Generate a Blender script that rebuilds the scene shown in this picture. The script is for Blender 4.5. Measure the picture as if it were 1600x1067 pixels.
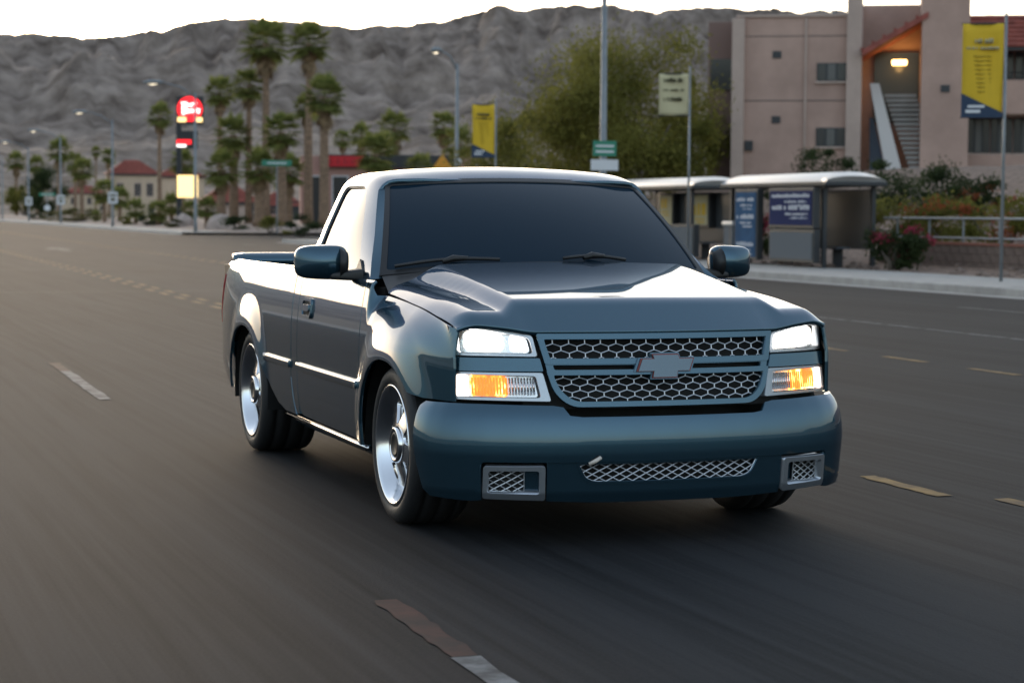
import bpy, bmesh, math, random
import numpy as np
from mathutils import Vector, Matrix, geometry, noise

for _o in list(bpy.data.objects):
    bpy.data.objects.remove(_o, do_unlink=True)
SC = bpy.context.scene
COL = SC.collection
R = math.radians
random.seed(7)

# ------------------------------------------------------------------ camera
cam_data = bpy.data.cameras.new('camera')
cam = bpy.data.objects.new('camera', cam_data)
COL.objects.link(cam)
SC.camera = cam
CAM = Vector((-3.534, -8.978, 1.407))
YAW, PITCH, ROLL = R(19.30), R(3.54), R(0.37)
_fw = Vector((math.sin(YAW)*math.cos(PITCH), math.cos(YAW)*math.cos(PITCH), -math.sin(PITCH)))
_rt = Vector((math.cos(YAW), -math.sin(YAW), 0))
_up = _rt.cross(_fw)
_r2 = _rt*math.cos(ROLL) + _up*math.sin(ROLL)
_u2 = _up*math.cos(ROLL) - _rt*math.sin(ROLL)
cam.matrix_world = Matrix(((_r2.x, _u2.x, -_fw.x, CAM.x), (_r2.y, _u2.y, -_fw.y, CAM.y),
                           (_r2.z, _u2.z, -_fw.z, CAM.z), (0, 0, 0, 1)))
cam_data.sensor_width = 36.0
cam_data.lens = 3230/1600*36.0
cam_data.clip_start = 0.1
cam_data.clip_end = 9000
cam_data.dof.use_dof = True
cam_data.dof.focus_distance = 9.3
cam_data.dof.aperture_fstop = 4.0

# ------------------------------------------------------------------ light
SUN_EL, SUN_AZ = 5.0, 5.0
SKY_FILL = (0.58, 0.71, 0.88, 1)
world = bpy.data.worlds.new('World')
SC.world = world
world.use_nodes = True
wn = world.node_tree
wn.nodes.clear()
sky = wn.nodes.new('ShaderNodeTexSky')
sky.sky_type = 'NISHITA'
sky.sun_disc = False
sky.sun_elevation = R(SUN_EL)
sky.sun_rotation = R(SUN_AZ)
sky.air_density = 1.0
sky.dust_density = 2.0
sky.ozone_density = 1.6
hs = wn.nodes.new('ShaderNodeHueSaturation')
hs.inputs['Saturation'].default_value = 0.66
bg = wn.nodes.new('ShaderNodeBackground')
bg.inputs['Strength'].default_value = 0.15
wo = wn.nodes.new('ShaderNodeOutputWorld')
wn.links.new(sky.outputs[0], hs.inputs['Color'])
sky_fill = wn.nodes.new('ShaderNodeMixRGB')      # even bluish fill light added over the whole sky to lift the zenith
sky_fill.blend_type = 'ADD'
sky_fill.inputs['Fac'].default_value = 1.0
sky_fill.inputs['Color2'].default_value = SKY_FILL
wn.links.new(hs.outputs[0], sky_fill.inputs['Color1'])
wn.links.new(sky_fill.outputs[0], bg.inputs['Color'])
wn.links.new(bg.outputs[0], wo.inputs['Surface'])

sun_data = bpy.data.lights.new('sun', 'SUN')
sun_data.energy = 0.15
sun_data.angle = R(12)
sun_data.color = (1.0, 0.83, 0.66)
sun = bpy.data.objects.new('sun', sun_data)
COL.objects.link(sun)
_sd = Vector((math.sin(R(SUN_AZ))*math.cos(R(9)), math.cos(R(SUN_AZ))*math.cos(R(9)), math.sin(R(9))))
sun.rotation_euler = _sd.to_track_quat('Z', 'Y').to_euler()

SC.view_settings.view_transform = 'Standard'
SC.view_settings.look = 'None'
SC.view_settings.exposure = 1.5
SC.view_settings.gamma = 1.0
SC.view_settings.use_curve_mapping = False
SC.render.engine = 'CYCLES'
SC.cycles.max_bounces = 6
SC.cycles.use_denoising = True

# ------------------------------------------------------------------ materials
def mat(name, color, rough=0.6, metal=0.0, spec=0.5, coat=0.0, coat_rough=0.03, emit=None, emit_s=0.0,
        vary=0.0, scale=5.0, bump=0.0, bump_scale=None, stretch=None, ior=None, color2=None, detail=5.0, bump_dist=0.02):
    m = bpy.data.materials.new(name)
    m.use_nodes = True
    nt = m.node_tree
    p = nt.nodes['Principled BSDF']
    c = tuple(color) + (1.0,)
    p.inputs['Base Color'].default_value = c
    p.inputs['Roughness'].default_value = rough
    p.inputs['Metallic'].default_value = metal
    p.inputs['Specular IOR Level'].default_value = spec
    p.inputs['Coat Weight'].default_value = coat
    p.inputs['Coat Roughness'].default_value = coat_rough
    if ior:
        p.inputs['IOR'].default_value = ior
    if emit:
        p.inputs['Emission Color'].default_value = tuple(emit) + (1.0,)
        p.inputs['Emission Strength'].default_value = emit_s
    if vary or color2 or bump:
        tc = nt.nodes.new('ShaderNodeTexCoord')
        mp = nt.nodes.new('ShaderNodeMapping')
        if stretch:
            mp.inputs['Scale'].default_value = stretch
        nt.links.new(tc.outputs['Object'], mp.inputs['Vector'])
    if vary or color2:
        n = nt.nodes.new('ShaderNodeTexNoise')
        n.inputs['Scale'].default_value = scale
        n.inputs['Detail'].default_value = detail
        n.inputs['Roughness'].default_value = 0.62
        nt.links.new(mp.outputs[0], n.inputs['Vector'])
        rp = nt.nodes.new('ShaderNodeValToRGB')
        a = tuple(max(0, x*(1-vary)) for x in color)
        b = tuple(color2) if color2 else tuple(x*(1+vary) for x in color)
        rp.color_ramp.elements[0].position = 0.32
        rp.color_ramp.elements[1].position = 0.68
        rp.color_ramp.elements[0].color = a + (1,)
        rp.color_ramp.elements[1].color = b + (1,)
        nt.links.new(n.outputs['Fac'], rp.inputs['Fac'])
        nt.links.new(rp.outputs[0], p.inputs['Base Color'])
    if bump:
        n2 = nt.nodes.new('ShaderNodeTexNoise')
        n2.inputs['Scale'].default_value = bump_scale or scale*4
        n2.inputs['Detail'].default_value = 6
        nt.links.new(mp.outputs[0], n2.inputs['Vector'])
        bp = nt.nodes.new('ShaderNodeBump')
        bp.inputs['Strength'].default_value = bump
        bp.inputs['Distance'].default_value = bump_dist
        nt.links.new(n2.outputs['Fac'], bp.inputs['Height'])
        nt.links.new(bp.outputs[0], p.inputs['Normal'])
    return m

# ------------------------------------------------------------------ object helpers
def link(o, parent=None):
    COL.objects.link(o)
    if parent is not None:
        o.parent = parent
    return o

def tag(o, label=None, cat=None, group=None, kind=None):
    if label: o['label'] = label
    if cat: o['category'] = cat
    if group: o['group'] = group
    if kind: o['kind'] = kind
    return o

def empty(name, loc=(0, 0, 0), rz=0.0, label=None, cat=None, group=None):
    o = bpy.data.objects.new(name, None)
    o.empty_display_size = 0.2
    o.location = loc
    o.rotation_euler = (0, 0, rz)
    link(o)
    return tag(o, label, cat, group)

class MB:
    """collects shapes, builds ONE mesh object"""
    def __init__(s):
        s.v, s.f = [], []
    def add(s, vs, fs):
        b = len(s.v)
        s.v += [tuple(v) for v in vs]
        s.f += [tuple(i+b for i in f) for f in fs]
        return s
    def box(s, x0, x1, y0, y1, z0, z1):
        vs = [(x, y, z) for z in (z0, z1) for y in (y0, y1) for x in (x0, x1)]
        return s.add(vs, [(0, 2, 3, 1), (4, 5, 7, 6), (0, 1, 5, 4), (2, 6, 7, 3), (0, 4, 6, 2), (1, 3, 7, 5)])
    def tube(s, pts, r, n=8, caps=True):
        pts = [Vector(p) for p in pts]
        rr = r if hasattr(r, '__len__') else [r]*len(pts)
        vs, fs = [], []
        prev = None
        for i, p in enumerate(pts):
            t = (pts[min(i+1, len(pts)-1)] - pts[max(i-1, 0)]).normalized()
            a = t.orthogonal().normalized() if prev is None else (prev - t*prev.dot(t)).normalized()
            prev = a
            b = t.cross(a)
            for k in range(n):
                an = 2*math.pi*k/n
                vs.append(p + (a*math.cos(an) + b*math.sin(an))*rr[i])
        for i in range(len(pts)-1):
            for k in range(n):
                k2 = (k+1) % n
                fs.append((i*n+k, i*n+k2, (i+1)*n+k2, (i+1)*n+k))
        if caps:
            fs.append(tuple(range(n-1, -1, -1)))
            fs.append(tuple((len(pts)-1)*n+k for k in range(n)))
        return s.add(vs, fs)
    def prism(s, poly, f0, f1):
        """poly: 2D points, f0/f1 map 2D point -> 3D for near and far cap"""
        n = len(poly)
        vs = [f0(*p) for p in poly] + [f1(*p) for p in poly]
        fs = [tuple(range(n)), tuple(range(2*n-1, n-1, -1))]
        fs += [(i, i+n, (i+1) % n+n, (i+1) % n) for i in range(n)]
        return s.add(vs, fs)
    def build(s, name, m, parent=None, smooth=False, bevel=0.0, seg=2):
        me = bpy.data.meshes.new(name)
        me.from_pydata(s.v, [], s.f)
        bm = bmesh.new(); bm.from_mesh(me)
        bmesh.ops.recalc_face_normals(bm, faces=bm.faces[:])
        bm.to_mesh(me); bm.free()
        if smooth:
            me.polygons.foreach_set('use_smooth', [True]*len(me.polygons))
        me.materials.append(m)
        o = bpy.data.objects.new(name, me)
        link(o, parent)
        if bevel:
            md = o.modifiers.new('bevel', 'BEVEL')
            md.width = bevel; md.segments = seg; md.limit_method = 'ANGLE'; md.angle_limit = R(35)
            md.harden_normals = False
            if smooth is False:
                me.polygons.foreach_set('use_smooth', [True]*len(me.polygons))
                w = o.modifiers.new('wn', 'WEIGHTED_NORMAL'); w.keep_sharp = True
        return o

def box(name, x0, x1, y0, y1, z0, z1, m, parent=None, bevel=0.0):
    return MB().box(x0, x1, y0, y1, z0, z1).build(name, m, parent, bevel=bevel)

def rawmesh(name, v, f, m, parent=None, smooth=False):
    me = bpy.data.meshes.new(name)
    me.from_pydata(v, [], f)
    if smooth:
        me.polygons.foreach_set('use_smooth', [True]*len(me.polygons))
    me.materials.append(m)
    o = bpy.data.objects.new(name, me)
    return link(o, parent)

def copy_tree(o, parent=None):
    c = o.copy()
    link(c)
    c.parent = parent
    for ch in o.children:
        copy_tree(ch, c)
    return c

def sstep(a, b, x):
    t = np.clip((np.asarray(x, float)-a)/(b-a), 0, 1)
    return t*t*(3-2*t)

# --- curved panel: 2-D outline (with holes) triangulated finely, mapped onto a smooth surface
def _inside(px, py, poly):
    res = np.zeros(px.shape, bool)
    n = len(poly)
    j = n-1
    for i in range(n):
        xi, yi = poly[i]; xj, yj = poly[j]
        c = ((yi > py) != (yj > py))
        with np.errstate(divide='ignore', invalid='ignore'):
            c &= px < (xj-xi)*(py-yi)/(yj-yi if yj != yi else 1e-12)+xi
        res ^= c
        j = i
    return res

def _resample(poly, step):
    out = []
    n = len(poly)
    for i in range(n):
        a = np.array(poly[i], float); b = np.array(poly[(i+1) % n], float)
        k = max(1, int(math.ceil(np.linalg.norm(b-a)/step)))
        for t in range(k):
            out.append(tuple(a+(b-a)*t/k))
    return out

def rounded(poly, r, seg=5):
    """round the corners of a 2-D polygon; r number or list"""
    out = []
    n = len(poly)
    for i in range(n):
        p = Vector(poly[i]); a = Vector(poly[i-1]); b = Vector(poly[(i+1) % n])
        rr = r[i] if hasattr(r, '__len__') else r
        if rr <= 0:
            out.append(tuple(p)); continue
        da, db = (a-p), (b-p)
        d = min(rr, da.length*.49, db.length*.49)
        s, e = p+da.normalized()*d, p+db.normalized()*d
        for k in range(seg+1):
            t = k/seg
            out.append(tuple((1-t)**2*s + 2*t*(1-t)*p + t*t*e))
    return out

def panel(name, outline, fmap, m, parent, holes=(), step=0.03, flange=0.015, out=(0, 0, 1), rim=True):
    loops = [_resample(outline, step*.6)] + [_resample(h, step*.6) for h in holes]
    pts = [p for l in loops for p in l]
    edges = []
    b = 0
    for l in loops:
        n = len(l)
        edges += [(b+i, b+(i+1) % n) for i in range(n)]
        b += n
    A = np.array(pts)
    lo, hi = A.min(0), A.max(0)
    gx, gy = np.meshgrid(np.arange(lo[0]+step*.5, hi[0], step), np.arange(lo[1]+step*.5, hi[1], step))
    gx = gx.ravel(); gy = gy.ravel()
    ok = _inside(gx, gy, loops[0])
    for h in loops[1:]:
        ok &= ~_inside(gx, gy, h)
    gx, gy = gx[ok], gy[ok]
    if len(gx):
        d = np.full(len(gx), 9e9)
        for i in range(0, len(A), 64):
            s = A[i:i+64]
            d = np.minimum(d, ((gx[:, None]-s[None, :, 0])**2+(gy[:, None]-s[None, :, 1])**2).min(1))
        k = d > (step*.45)**2
        gx, gy = gx[k], gy[k]
    allp = [Vector(p) for p in pts] + [Vector((float(a), float(c))) for a, c in zip(gx, gy)]
    rv, re, rf, ov, oe, of = geometry.delaunay_2d_cdt(allp, edges, [], 0, 1e-6)
    U = np.array([(v.x, v.y) for v in rv])
    T = np.array([f for f in rf if len(f) == 3])
    cen = U[T].mean(1)
    ok = _inside(cen[:, 0], cen[:, 1], loops[0])
    for h in loops[1:]:
        ok &= ~_inside(cen[:, 0], cen[:, 1], h)
    # drop slivers along straight borders
    a_, b_, c_ = U[T[:, 0]], U[T[:, 1]], U[T[:, 2]]
    ar = np.abs((b_[:, 0]-a_[:, 0])*(c_[:, 1]-a_[:, 1])-(b_[:, 1]-a_[:, 1])*(c_[:, 0]-a_[:, 0]))
    le = np.maximum(np.maximum(np.linalg.norm(b_-a_, axis=1), np.linalg.norm(c_-b_, axis=1)), np.linalg.norm(a_-c_, axis=1))
    ok &= ar/le > step*0.02
    T = T[ok]
    def F(u, v):
        x, y, z = fmap(u, v)
        return np.stack([np.broadcast_to(x, u.shape), np.broadcast_to(y, u.shape), np.broadcast_to(z, u.shape)], -1).astype(float)
    u, v = U[:, 0], U[:, 1]
    P = F(u, v)
    e = 1e-3
    N = np.cross(F(u+e, v)-F(u-e, v), F(u, v+e)-F(u, v-e))
    N /= np.linalg.norm(N, axis=1, keepdims=True)+1e-12
    if (N.mean(0) @ np.array(out)) < 0:
        N = -N
    fn = np.cross(P[T[:, 1]]-P[T[:, 0]], P[T[:, 2]]-P[T[:, 0]])
    flip = (fn*N[T].mean(1)).sum(1) < 0
    T[flip] = T[flip][:, ::-1]
    verts = [tuple(p) for p in P]
    faces = [tuple(int(i) for i in t) for t in T]
    ln = [tuple(N[i]) for t in T for i in t]
    if rim and flange:
        # boundary edges of the kept triangles, in face winding
        cnt = {}
        for t in faces:
            for i in range(3):
                cnt[(t[i], t[(i+1) % 3])] = 1
        bnd = [(a, c) for (a, c) in cnt if (c, a) not in cnt]
        mp = {}
        def inner(i):
            if i not in mp:
                mp[i] = len(verts)
                verts.append(tuple(P[i]-N[i]*flange))
            return mp[i]
        for a, c in bnd:
            ia, ic = inner(a), inner(c)
            faces.append((c, a, ia, ic))
            t = P[c]-P[a]
            sn = np.cross(t, (N[a]+N[c])/2)
            sn /= np.linalg.norm(sn)+1e-12
            ra = N[a]+sn; ra /= np.linalg.norm(ra)
            rc = N[c]+sn; rc /= np.linalg.norm(rc)
            ln += [tuple(rc), tuple(ra), tuple(sn), tuple(sn)]
    me = bpy.data.meshes.new(name)
    me.from_pydata(verts, [], faces)
    me.polygons.foreach_set('use_smooth', [True]*len(me.polygons))
    me.normals_split_custom_set(ln)
    me.materials.append(m)
    o = bpy.data.objects.new(name, me)
    return link(o, parent)
# ================================================================== SETTING
KR = 0.022                                   # road heads 1.26 degrees off the truck's axis
def RP(lat, lon, z=0.0):
    """road coordinates (metres right of the lane, metres along) -> world"""
    return Vector((lat+KR*lon, lon, z))
ROAD_ROT = -math.atan(KR)
DR = Vector((KR, 1, 0)).normalized()

M_sand = mat('desert_sand', (0.23, 0.185, 0.145), rough=0.95, vary=0.3, scale=0.35, bump=0.5, bump_scale=3.0)
M_asph = mat('asphalt', (0.060, 0.057, 0.054), rough=0.82, spec=0.09)
M_conc = mat('concrete', (0.30, 0.285, 0.265), rough=0.85, vary=0.18, scale=1.3, bump=0.2, bump_scale=20)
M_kerb = mat('kerb_concrete', (0.33, 0.31, 0.29), rough=0.85, vary=0.2, scale=2.0)
M_white = mat('worn_white_paint', (0.20, 0.20, 0.20), rough=0.8, color2=(0.035, 0.035, 0.036), scale=7.0, spec=.2)
M_yellow = mat('worn_yellow_paint', (0.25, 0.155, 0.05), rough=0.8, color2=(0.08, 0.055, 0.035), spec=.2, scale=4.0)
M_redp = mat('worn_red_paint', (0.055, 0.022, 0.018), rough=0.8, color2=(0.018, 0.015, 0.015), spec=.2, scale=5.0)
M_rock = mat('hill_rock', (0.17, 0.125, 0.10), rough=0.95, spec=.1, color2=(0.33, 0.265, 0.222), vary=0.5, scale=0.05, bump=1.0, bump_scale=0.07, bump_dist=5.5, detail=12)

# asphalt: streaks of wear along the travel direction, patches, cracks
nt = M_asph.node_tree
P_ = nt.nodes['Principled BSDF']
tc_ = nt.nodes.new('ShaderNodeTexCoord')
def nz(scale, st, detail=5):
    mp = nt.nodes.new('ShaderNodeMapping'); mp.inputs['Scale'].default_value = st
    nt.links.new(tc_.outputs['Object'], mp.inputs['Vector'])
    n = nt.nodes.new('ShaderNodeTexNoise'); n.inputs['Scale'].default_value = scale
    n.inputs['Detail'].default_value = detail; n.inputs['Roughness'].default_value = 0.6
    nt.links.new(mp.outputs[0], n.inputs['Vector'])
    return n
n1 = nz(1.0, (2.6, 0.06, 1)); n2 = nz(0.35, (1, 0.35, 1)); n3 = nz(70, (1, 1, 1), 3); n4 = nz(9.0, (1.6, 0.03, 1), 4)
def math_(op, a, b):
    m = nt.nodes.new('ShaderNodeMath'); m.operation = op
    for i, v in enumerate((a, b)):
        if isinstance(v, (int, float)): m.inputs[i].default_value = v
        else: nt.links.new(v, m.inputs[i])
    return m.outputs[0]
s_ = math_('ADD', math_('MULTIPLY', n1.outputs['Fac'], 0.32), math_('MULTIPLY', n2.outputs['Fac'], 0.26))
s_ = math_('ADD', s_, math_('MULTIPLY', n4.outputs['Fac'], 0.34))
s_ = math_('ADD', s_, math_('MULTIPLY', n3.outputs['Fac'], 0.16))
rp_ = nt.nodes.new('ShaderNodeValToRGB')
rp_.color_ramp.elements[0].position = 0.405; rp_.color_ramp.elements[0].color = (0.0045, 0.005, 0.0058, 1)
rp_.color_ramp.elements[1].position = 0.60; rp_.color_ramp.elements[1].color = (0.024, 0.0248, 0.0268, 1)
nt.links.new(s_, rp_.inputs['Fac'])
nt.links.new(rp_.outputs[0], P_.inputs['Base Color'])
bp_ = nt.nodes.new('ShaderNodeBump'); bp_.inputs['Strength'].default_value = 0.35; bp_.inputs['Distance'].default_value = 0.006
nt.links.new(n3.outputs['Fac'], bp_.inputs['Height']); nt.links.new(bp_.outputs[0], P_.inputs['Normal'])

def quad_strip(name, lat0, lat1, lons, z, m, parent=None, kind='structure'):
    v, f = [], []
    for l in lons:
        v += [RP(lat0, l, z), RP(lat1, l, z)]
    for i in range(len(lons)-1):
        f.append((2*i, 2*i+1, 2*i+3, 2*i+2))
    o = rawmesh(name, v, f, m, parent)
    if kind: tag(o, kind=kind)
    return o

# ground sheet to the foot of the hills
v, f = [], []
rings = [0.01, 5, 30, 120, 400, 900, 1500, 3000]
NA = 64
for r in rings:
    for k in range(NA):
        a = 2*math.pi*k/NA
        v.append((r*math.cos(a), r*math.sin(a), -0.06))
for i in range(len(rings)-1):
    for k in range(NA):
        f.append((i*NA+k, i*NA+(k+1) % NA, (i+1)*NA+(k+1) % NA, (i+1)*NA+k))
tag(rawmesh('ground', v, f, M_sand), kind='structure')

KERB = 16.3                                  # lateral position of the far kerb
road = quad_strip('road', -9.5, KERB, [-60, 0, 60, 120, 250, 520], 0.0, M_asph)
side_road = quad_strip('side_road', KERB-0.02, 75, [86, 114], -0.004, M_asph)

# painted markings: children of the road
def dash(lat, lon0, lon1, w, m, name, parent=road):
    n = 12                                   # edges worn ragged
    v, f = [], []
    for k in range(n+1):
        l = lon0+(lon1-lon0)*k/n+random.uniform(-.02, .02)
        v += [RP(lat-w/2*random.uniform(.72, 1.05), l, 0.004), RP(lat+w/2*random.uniform(.72, 1.05), l, 0.004)]
    for k in range(n):
        f.append((2*k, 2*k+1, 2*k+3, 2*k+2))
    return rawmesh(name, v, f, m, parent)
def dash_row(lat, start, length, pitch, lo, hi, w, m, name, near=48):
    mbv, mbf = [], []
    k = int((lo-start)//pitch)
    while start+k*pitch < hi:
        a = start+k*pitch
        if a >= lo:
            if a < near:
                dash(lat, a, a+length, w, m, name)
            else:
                b = len(mbv)
                mbv += [RP(lat-w/2, a, 0.004), RP(lat+w/2, a, 0.004), RP(lat+w/2, a+length, 0.004), RP(lat-w/2, a+length, 0.004)]
                mbf.append((b, b+1, b+2, b+3))
        k += 1
    if mbv:
        tag(rawmesh(name+'_far', mbv, mbf, m, road), kind='stuff')
dash_row(1.94, 0.06, 0.84, 1.72, -8, 190, 0.11, M_yellow, 'yellow_dash')
dash(2.17, -0.98, -0.10, 0.11, M_yellow, 'yellow_dash')
dash_row(2.17, 1.00, 0.84, 1.72, 14, 190, 0.11, M_yellow, 'yellow_dash')
dash_row(6.62, 6.80, 0.84, 1.66, 0, 190, 0.11, M_yellow, 'yellow_dash')
dash_row(6.86, 7.70, 0.84, 1.66, 18, 190, 0.11, M_yellow, 'yellow_dash')
dash_row(9.55, 11.75, 0.9, 1.0, 8, 40, 0.10, M_white, 'white_dash')
dash_row(13.2, 4.0, 3.0, 12.0, 4, 160, 0.11, M_white, 'white_dash')
for k in range(-1, 14):
    a = 6.55+12.2*k
    dash(-1.46, a, a+2.85, 0.11, M_white, 'lane_dash')
    dash(-1.46, a+2.85, a+3.85, 0.11, M_redp, 'red_marker')
# turn arrow in the centre lane
av = [RP(4.3-0.09, 64, 0.004), RP(4.3+0.09, 64, 0.004), RP(4.3+0.09, 68, 0.004), RP(4.3-0.09, 68, 0.004), RP(3.75, 67.6, 0.004), RP(4.85, 67.6, 0.004), RP(4.3, 70.5, 0.004)]
rawmesh('turn_arrow', av, [(0, 1, 2, 3), (4, 5, 6)], M_white, road)
# tar-filled crack lines crossing the lane and oil stains
M_tar = mat('tar_seal', (0.008, 0.008, 0.008), rough=0.7)
for la0, lo0, la1, lo1, w in ((-4.2, 27, 5.5, 27.6, 0.10), (-6, 41, 6.3, 41.3, 0.10)):
    n = 14
    v, f = [], []
    for k in range(n+1):
        t = k/n
        c = RP(la0+(la1-la0)*t, lo0+(lo1-lo0)*t, 0.0035)
        j = Vector((random.uniform(-.04, .04), random.uniform(-.04, .04), 0))
        nrm = Vector((-(lo1-lo0), la1-la0, 0)).normalized()*w*random.uniform(.3, .6)
        v += [c+j-nrm, c+j+nrm]
    for k in range(n):
        f.append((2*k, 2*k+1, 2*k+3, 2*k+2))
    rawmesh('crack_seal', v, f, M_tar, road)

# kerbs and pavements (two stretches, either side of the side street)
def pavement(l0, l1, name_k, name_p, w=3.0):
    n = max(2, int((l1-l0)/6))
    lons = [l0+(l1-l0)*i/n for i in range(n+1)]
    v, f = [], []
    prof = [(KERB, -0.03), (KERB, 0.13), (KERB+0.02, 0.15), (KERB+0.18, 0.15)]
    for l in lons:
        for a, z in prof:
            v.append(RP(a, l, z))
    m_ = len(prof)
    for i in range(n):
        for k in range(m_-1):
            f.append((i*m_+k, i*m_+k+1, (i+1)*m_+k+1, (i+1)*m_+k))
    tag(rawmesh(name_k, v, f, M_kerb), kind='structure')
    quad_strip('gutter', KERB-0.45, KERB-0.002, lons, 0.003, M_conc)
    # slabs
    pv = []
    root = empty(name_p, RP(KERB+0.18, l0, 0)); tag(root, kind='structure')
    if l1-l0 < 120:
        k = l0
        base = None
        while k < l1-1.4:
            if base is None:
                mb = MB().box(0.006, w, 0.006, 1.494, 0.0, 0.147)
                base = mb.build('slab', M_conc, root, bevel=0.0)
                o = base
            else:
                o = base.copy(); link(o, root)
            p = RP(KERB+0.18, k, random.uniform(-.004, .003))-root.location
            o.location = p
            o.rotation_euler = (0, 0, ROAD_ROT)
            k += 1.5
    else:
        v, f = [], []
        for l in lons: v += [RP(KERB+0.18, l, 0.146)-root.location, RP(KERB+0.18+w, l, 0.146)-root.location]
        for i in range(len(lons)-1): f.append((2*i, 2*i+1, 2*i+3, 2*i+2))
        rawmesh('slab', v, f, M_conc, root)
pavement(8, 85.5, 'kerb', 'pavement')
pavement(115, 420, 'kerb', 'pavement')

v, f = [], []
for i, l in enumerate([-60, 0, 60, 120, 250, 420]):
    for a, z in ((-9.45, -0.03), (-9.45, 0.13), (-9.47, 0.15), (-12.5, 0.15), (-12.5, -0.05)):
        v.append(RP(a, l, z))
    if i:
        for k in range(4):
            f.append(((i-1)*5+k, (i-1)*5+k+1, i*5+k+1, i*5+k))
tag(rawmesh('kerb', v, f, M_kerb), kind='structure')

# ---------------------------------------------------------------- landscaped bank on the right, rising to the flats
def bank_h(lat, lon):
    t = float(sstep(20.5, 33.5, lat))
    fade = float(1-sstep(70, 84, lon))
    return (0.14+2.95*t)*fade + 0.10*noise.noise(Vector((lat*.6, lon*.6, 0)))*t
v, f = [], []
LA = np.concatenate([np.linspace(KERB+3.15, 34, 34), np.linspace(36, 75, 8)]); LO = np.linspace(6, 85, 90)
for lo in LO:
    for la in LA:
        p = RP(la, lo); v.append((p.x, p.y, bank_h(la, lo)))
nl = len(LA)
for i in range(len(LO)-1):
    for k in range(nl-1):
        f.append((i*nl+k, i*nl+k+1, (i+1)*nl+k+1, (i+1)*nl+k))
M_gravel = mat('brown_gravel', (0.20, 0.135, 0.10), rough=0.95, vary=0.45, scale=5.0, bump=0.9, bump_scale=14, bump_dist=0.06)
tag(rawmesh('bank', v, f, M_gravel, smooth=True), kind='structure')
# left planting strip beyond the side street
def lstrip(lat, lon):
    t = float(sstep(19.5, 24, lat))*float(1-sstep(60, 90, lat))
    return 0.13+0.42*t*float(sstep(114, 122, lon))
v, f = [], []
LA2 = np.linspace(KERB+3.15, 95, 30); LO2 = np.linspace(115, 420, 70)
for lo in LO2:
    for la in LA2:
        p = RP(la, lo); v.append((p.x, p.y, lstrip(la, lo)))
nl = len(LA2)
for i in range(len(LO2)-1):
    for k in range(nl-1):
        f.append((i*nl+k, i*nl+k+1, (i+1)*nl+k+1, (i+1)*nl+k))
M_pinkgravel = mat('pink_gravel', (0.27, 0.20, 0.165), rough=0.95, vary=0.3, scale=1.5, bump=0.6, bump_scale=12)
tag(rawmesh('planting_strip', v, f, M_pinkgravel, smooth=True), kind='structure')

# ---------------------------------------------------------------- hills all round, skyline as photographed
SKY = [(-500, 140), (-250, 175), (-60, 240), (-30, 258), (0, 264), (60, 268), (130, 261), (200, 268), (250, 276), (320, 291), (370, 298), (420, 294), (540, 286), (600, 287), (680, 295), (730, 306), (780, 321), (830, 314), (870, 320), (905, 324), (960, 318), (1000, 314), (1100, 318), (1200, 314), (1320, 310), (1600, 296), (1750, 270)]
az_k = [YAW+math.atan((p-800)/3230) for p, _ in SKY]
el_k = [e/3230 for _, e in SKY]
def sky_el(az):
    a = (az+math.pi) % (2*math.pi)-math.pi
    if az_k[0] <= a <= az_k[-1]:
        return float(np.interp(a, az_k, el_k))
    w = 0.062+0.018*math.sin(2.3*a+1.0)+0.012*math.sin(5.1*a)+0.006*math.sin(11*a+.4)
    d = min(abs(a-az_k[0]), abs(a-az_k[-1]))
    b = float(sstep(0, 0.25, d))
    e0 = el_k[0] if abs(a-az_k[0]) < abs(a-az_k[-1]) else el_k[-1]
    return e0*(1-b)+w*b*(0.62 if abs(a) > 2.0 else (0.6 if a < 0 else 0.95))
AZ = np.concatenate([np.linspace(R(-12), R(36), 370), np.linspace(R(36), R(348), 330)[1:-1]])
RR = np.concatenate([np.linspace(420, 900, 16)[:-1], np.linspace(900, 1750, 84), [1850, 2000, 2300]])
nr = len(RR)
V = []
for az in AZ:
    e = sky_el(az)
    hs_ = []
    for r in RR:
        x, y = CAM.x+r*math.sin(az), CAM.y+r*math.cos(az)
        t = min(max((r-430)/1230, 0), 1)
        base = (t**1.55) if r < 1700 else max(0, 1-((r-1700)/600)**2*1.2)
        q = Vector((x*0.0034, y*0.0034, 3.1))
        g = noise.ridged_multi_fractal(q, 0.95, 2.1, 6, 1.0, 2.0)
        g2 = noise.fractal(Vector((x*0.011, y*0.011, 8.0)), 0.9, 2.0, 5)
        g3 = noise.ridged_multi_fractal(Vector((x*0.013, y*0.013, 5.0)), 0.9, 2.1, 5, 1.0, 2.0)
        h = 1650*base*(0.050+0.017*(g-0.9))+base*10*g2+2.5*g2*min(1, t*6)+(0.15+base)*11*(g3-1.0)
        if t < 0.22: h += 6*(t/0.22)*(0.5+noise.noise(Vector((x*.006, y*.006, 1))))
        hs_.append(h)
    mx = max((h-1.4)/r for h, r in zip(hs_, RR) if r > 700)
    k = e/max(mx, 1e-4)
    jit = 1+0.022*noise.fractal(Vector((az*90, 0, 0)), 1.0, 2.0, 3)
    for h, r in zip(hs_, RR):
        wgt = float(sstep(450, 900, r))
        hh = h*((1-wgt)+wgt*k*jit)
        V.append((CAM.x+r*math.sin(az), CAM.y+r*math.cos(az), hh-0.3 if r > 421 else -3))
Fh = []
na = len(AZ)
for i in range(na):
    j = (i+1) % na
    for k in range(nr-1):
        Fh.append((i*nr+k, i*nr+k+1, j*nr+k+1, j*nr+k))
tag(rawmesh('hills', V, Fh, M_rock, smooth=True), kind='structure')
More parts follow.
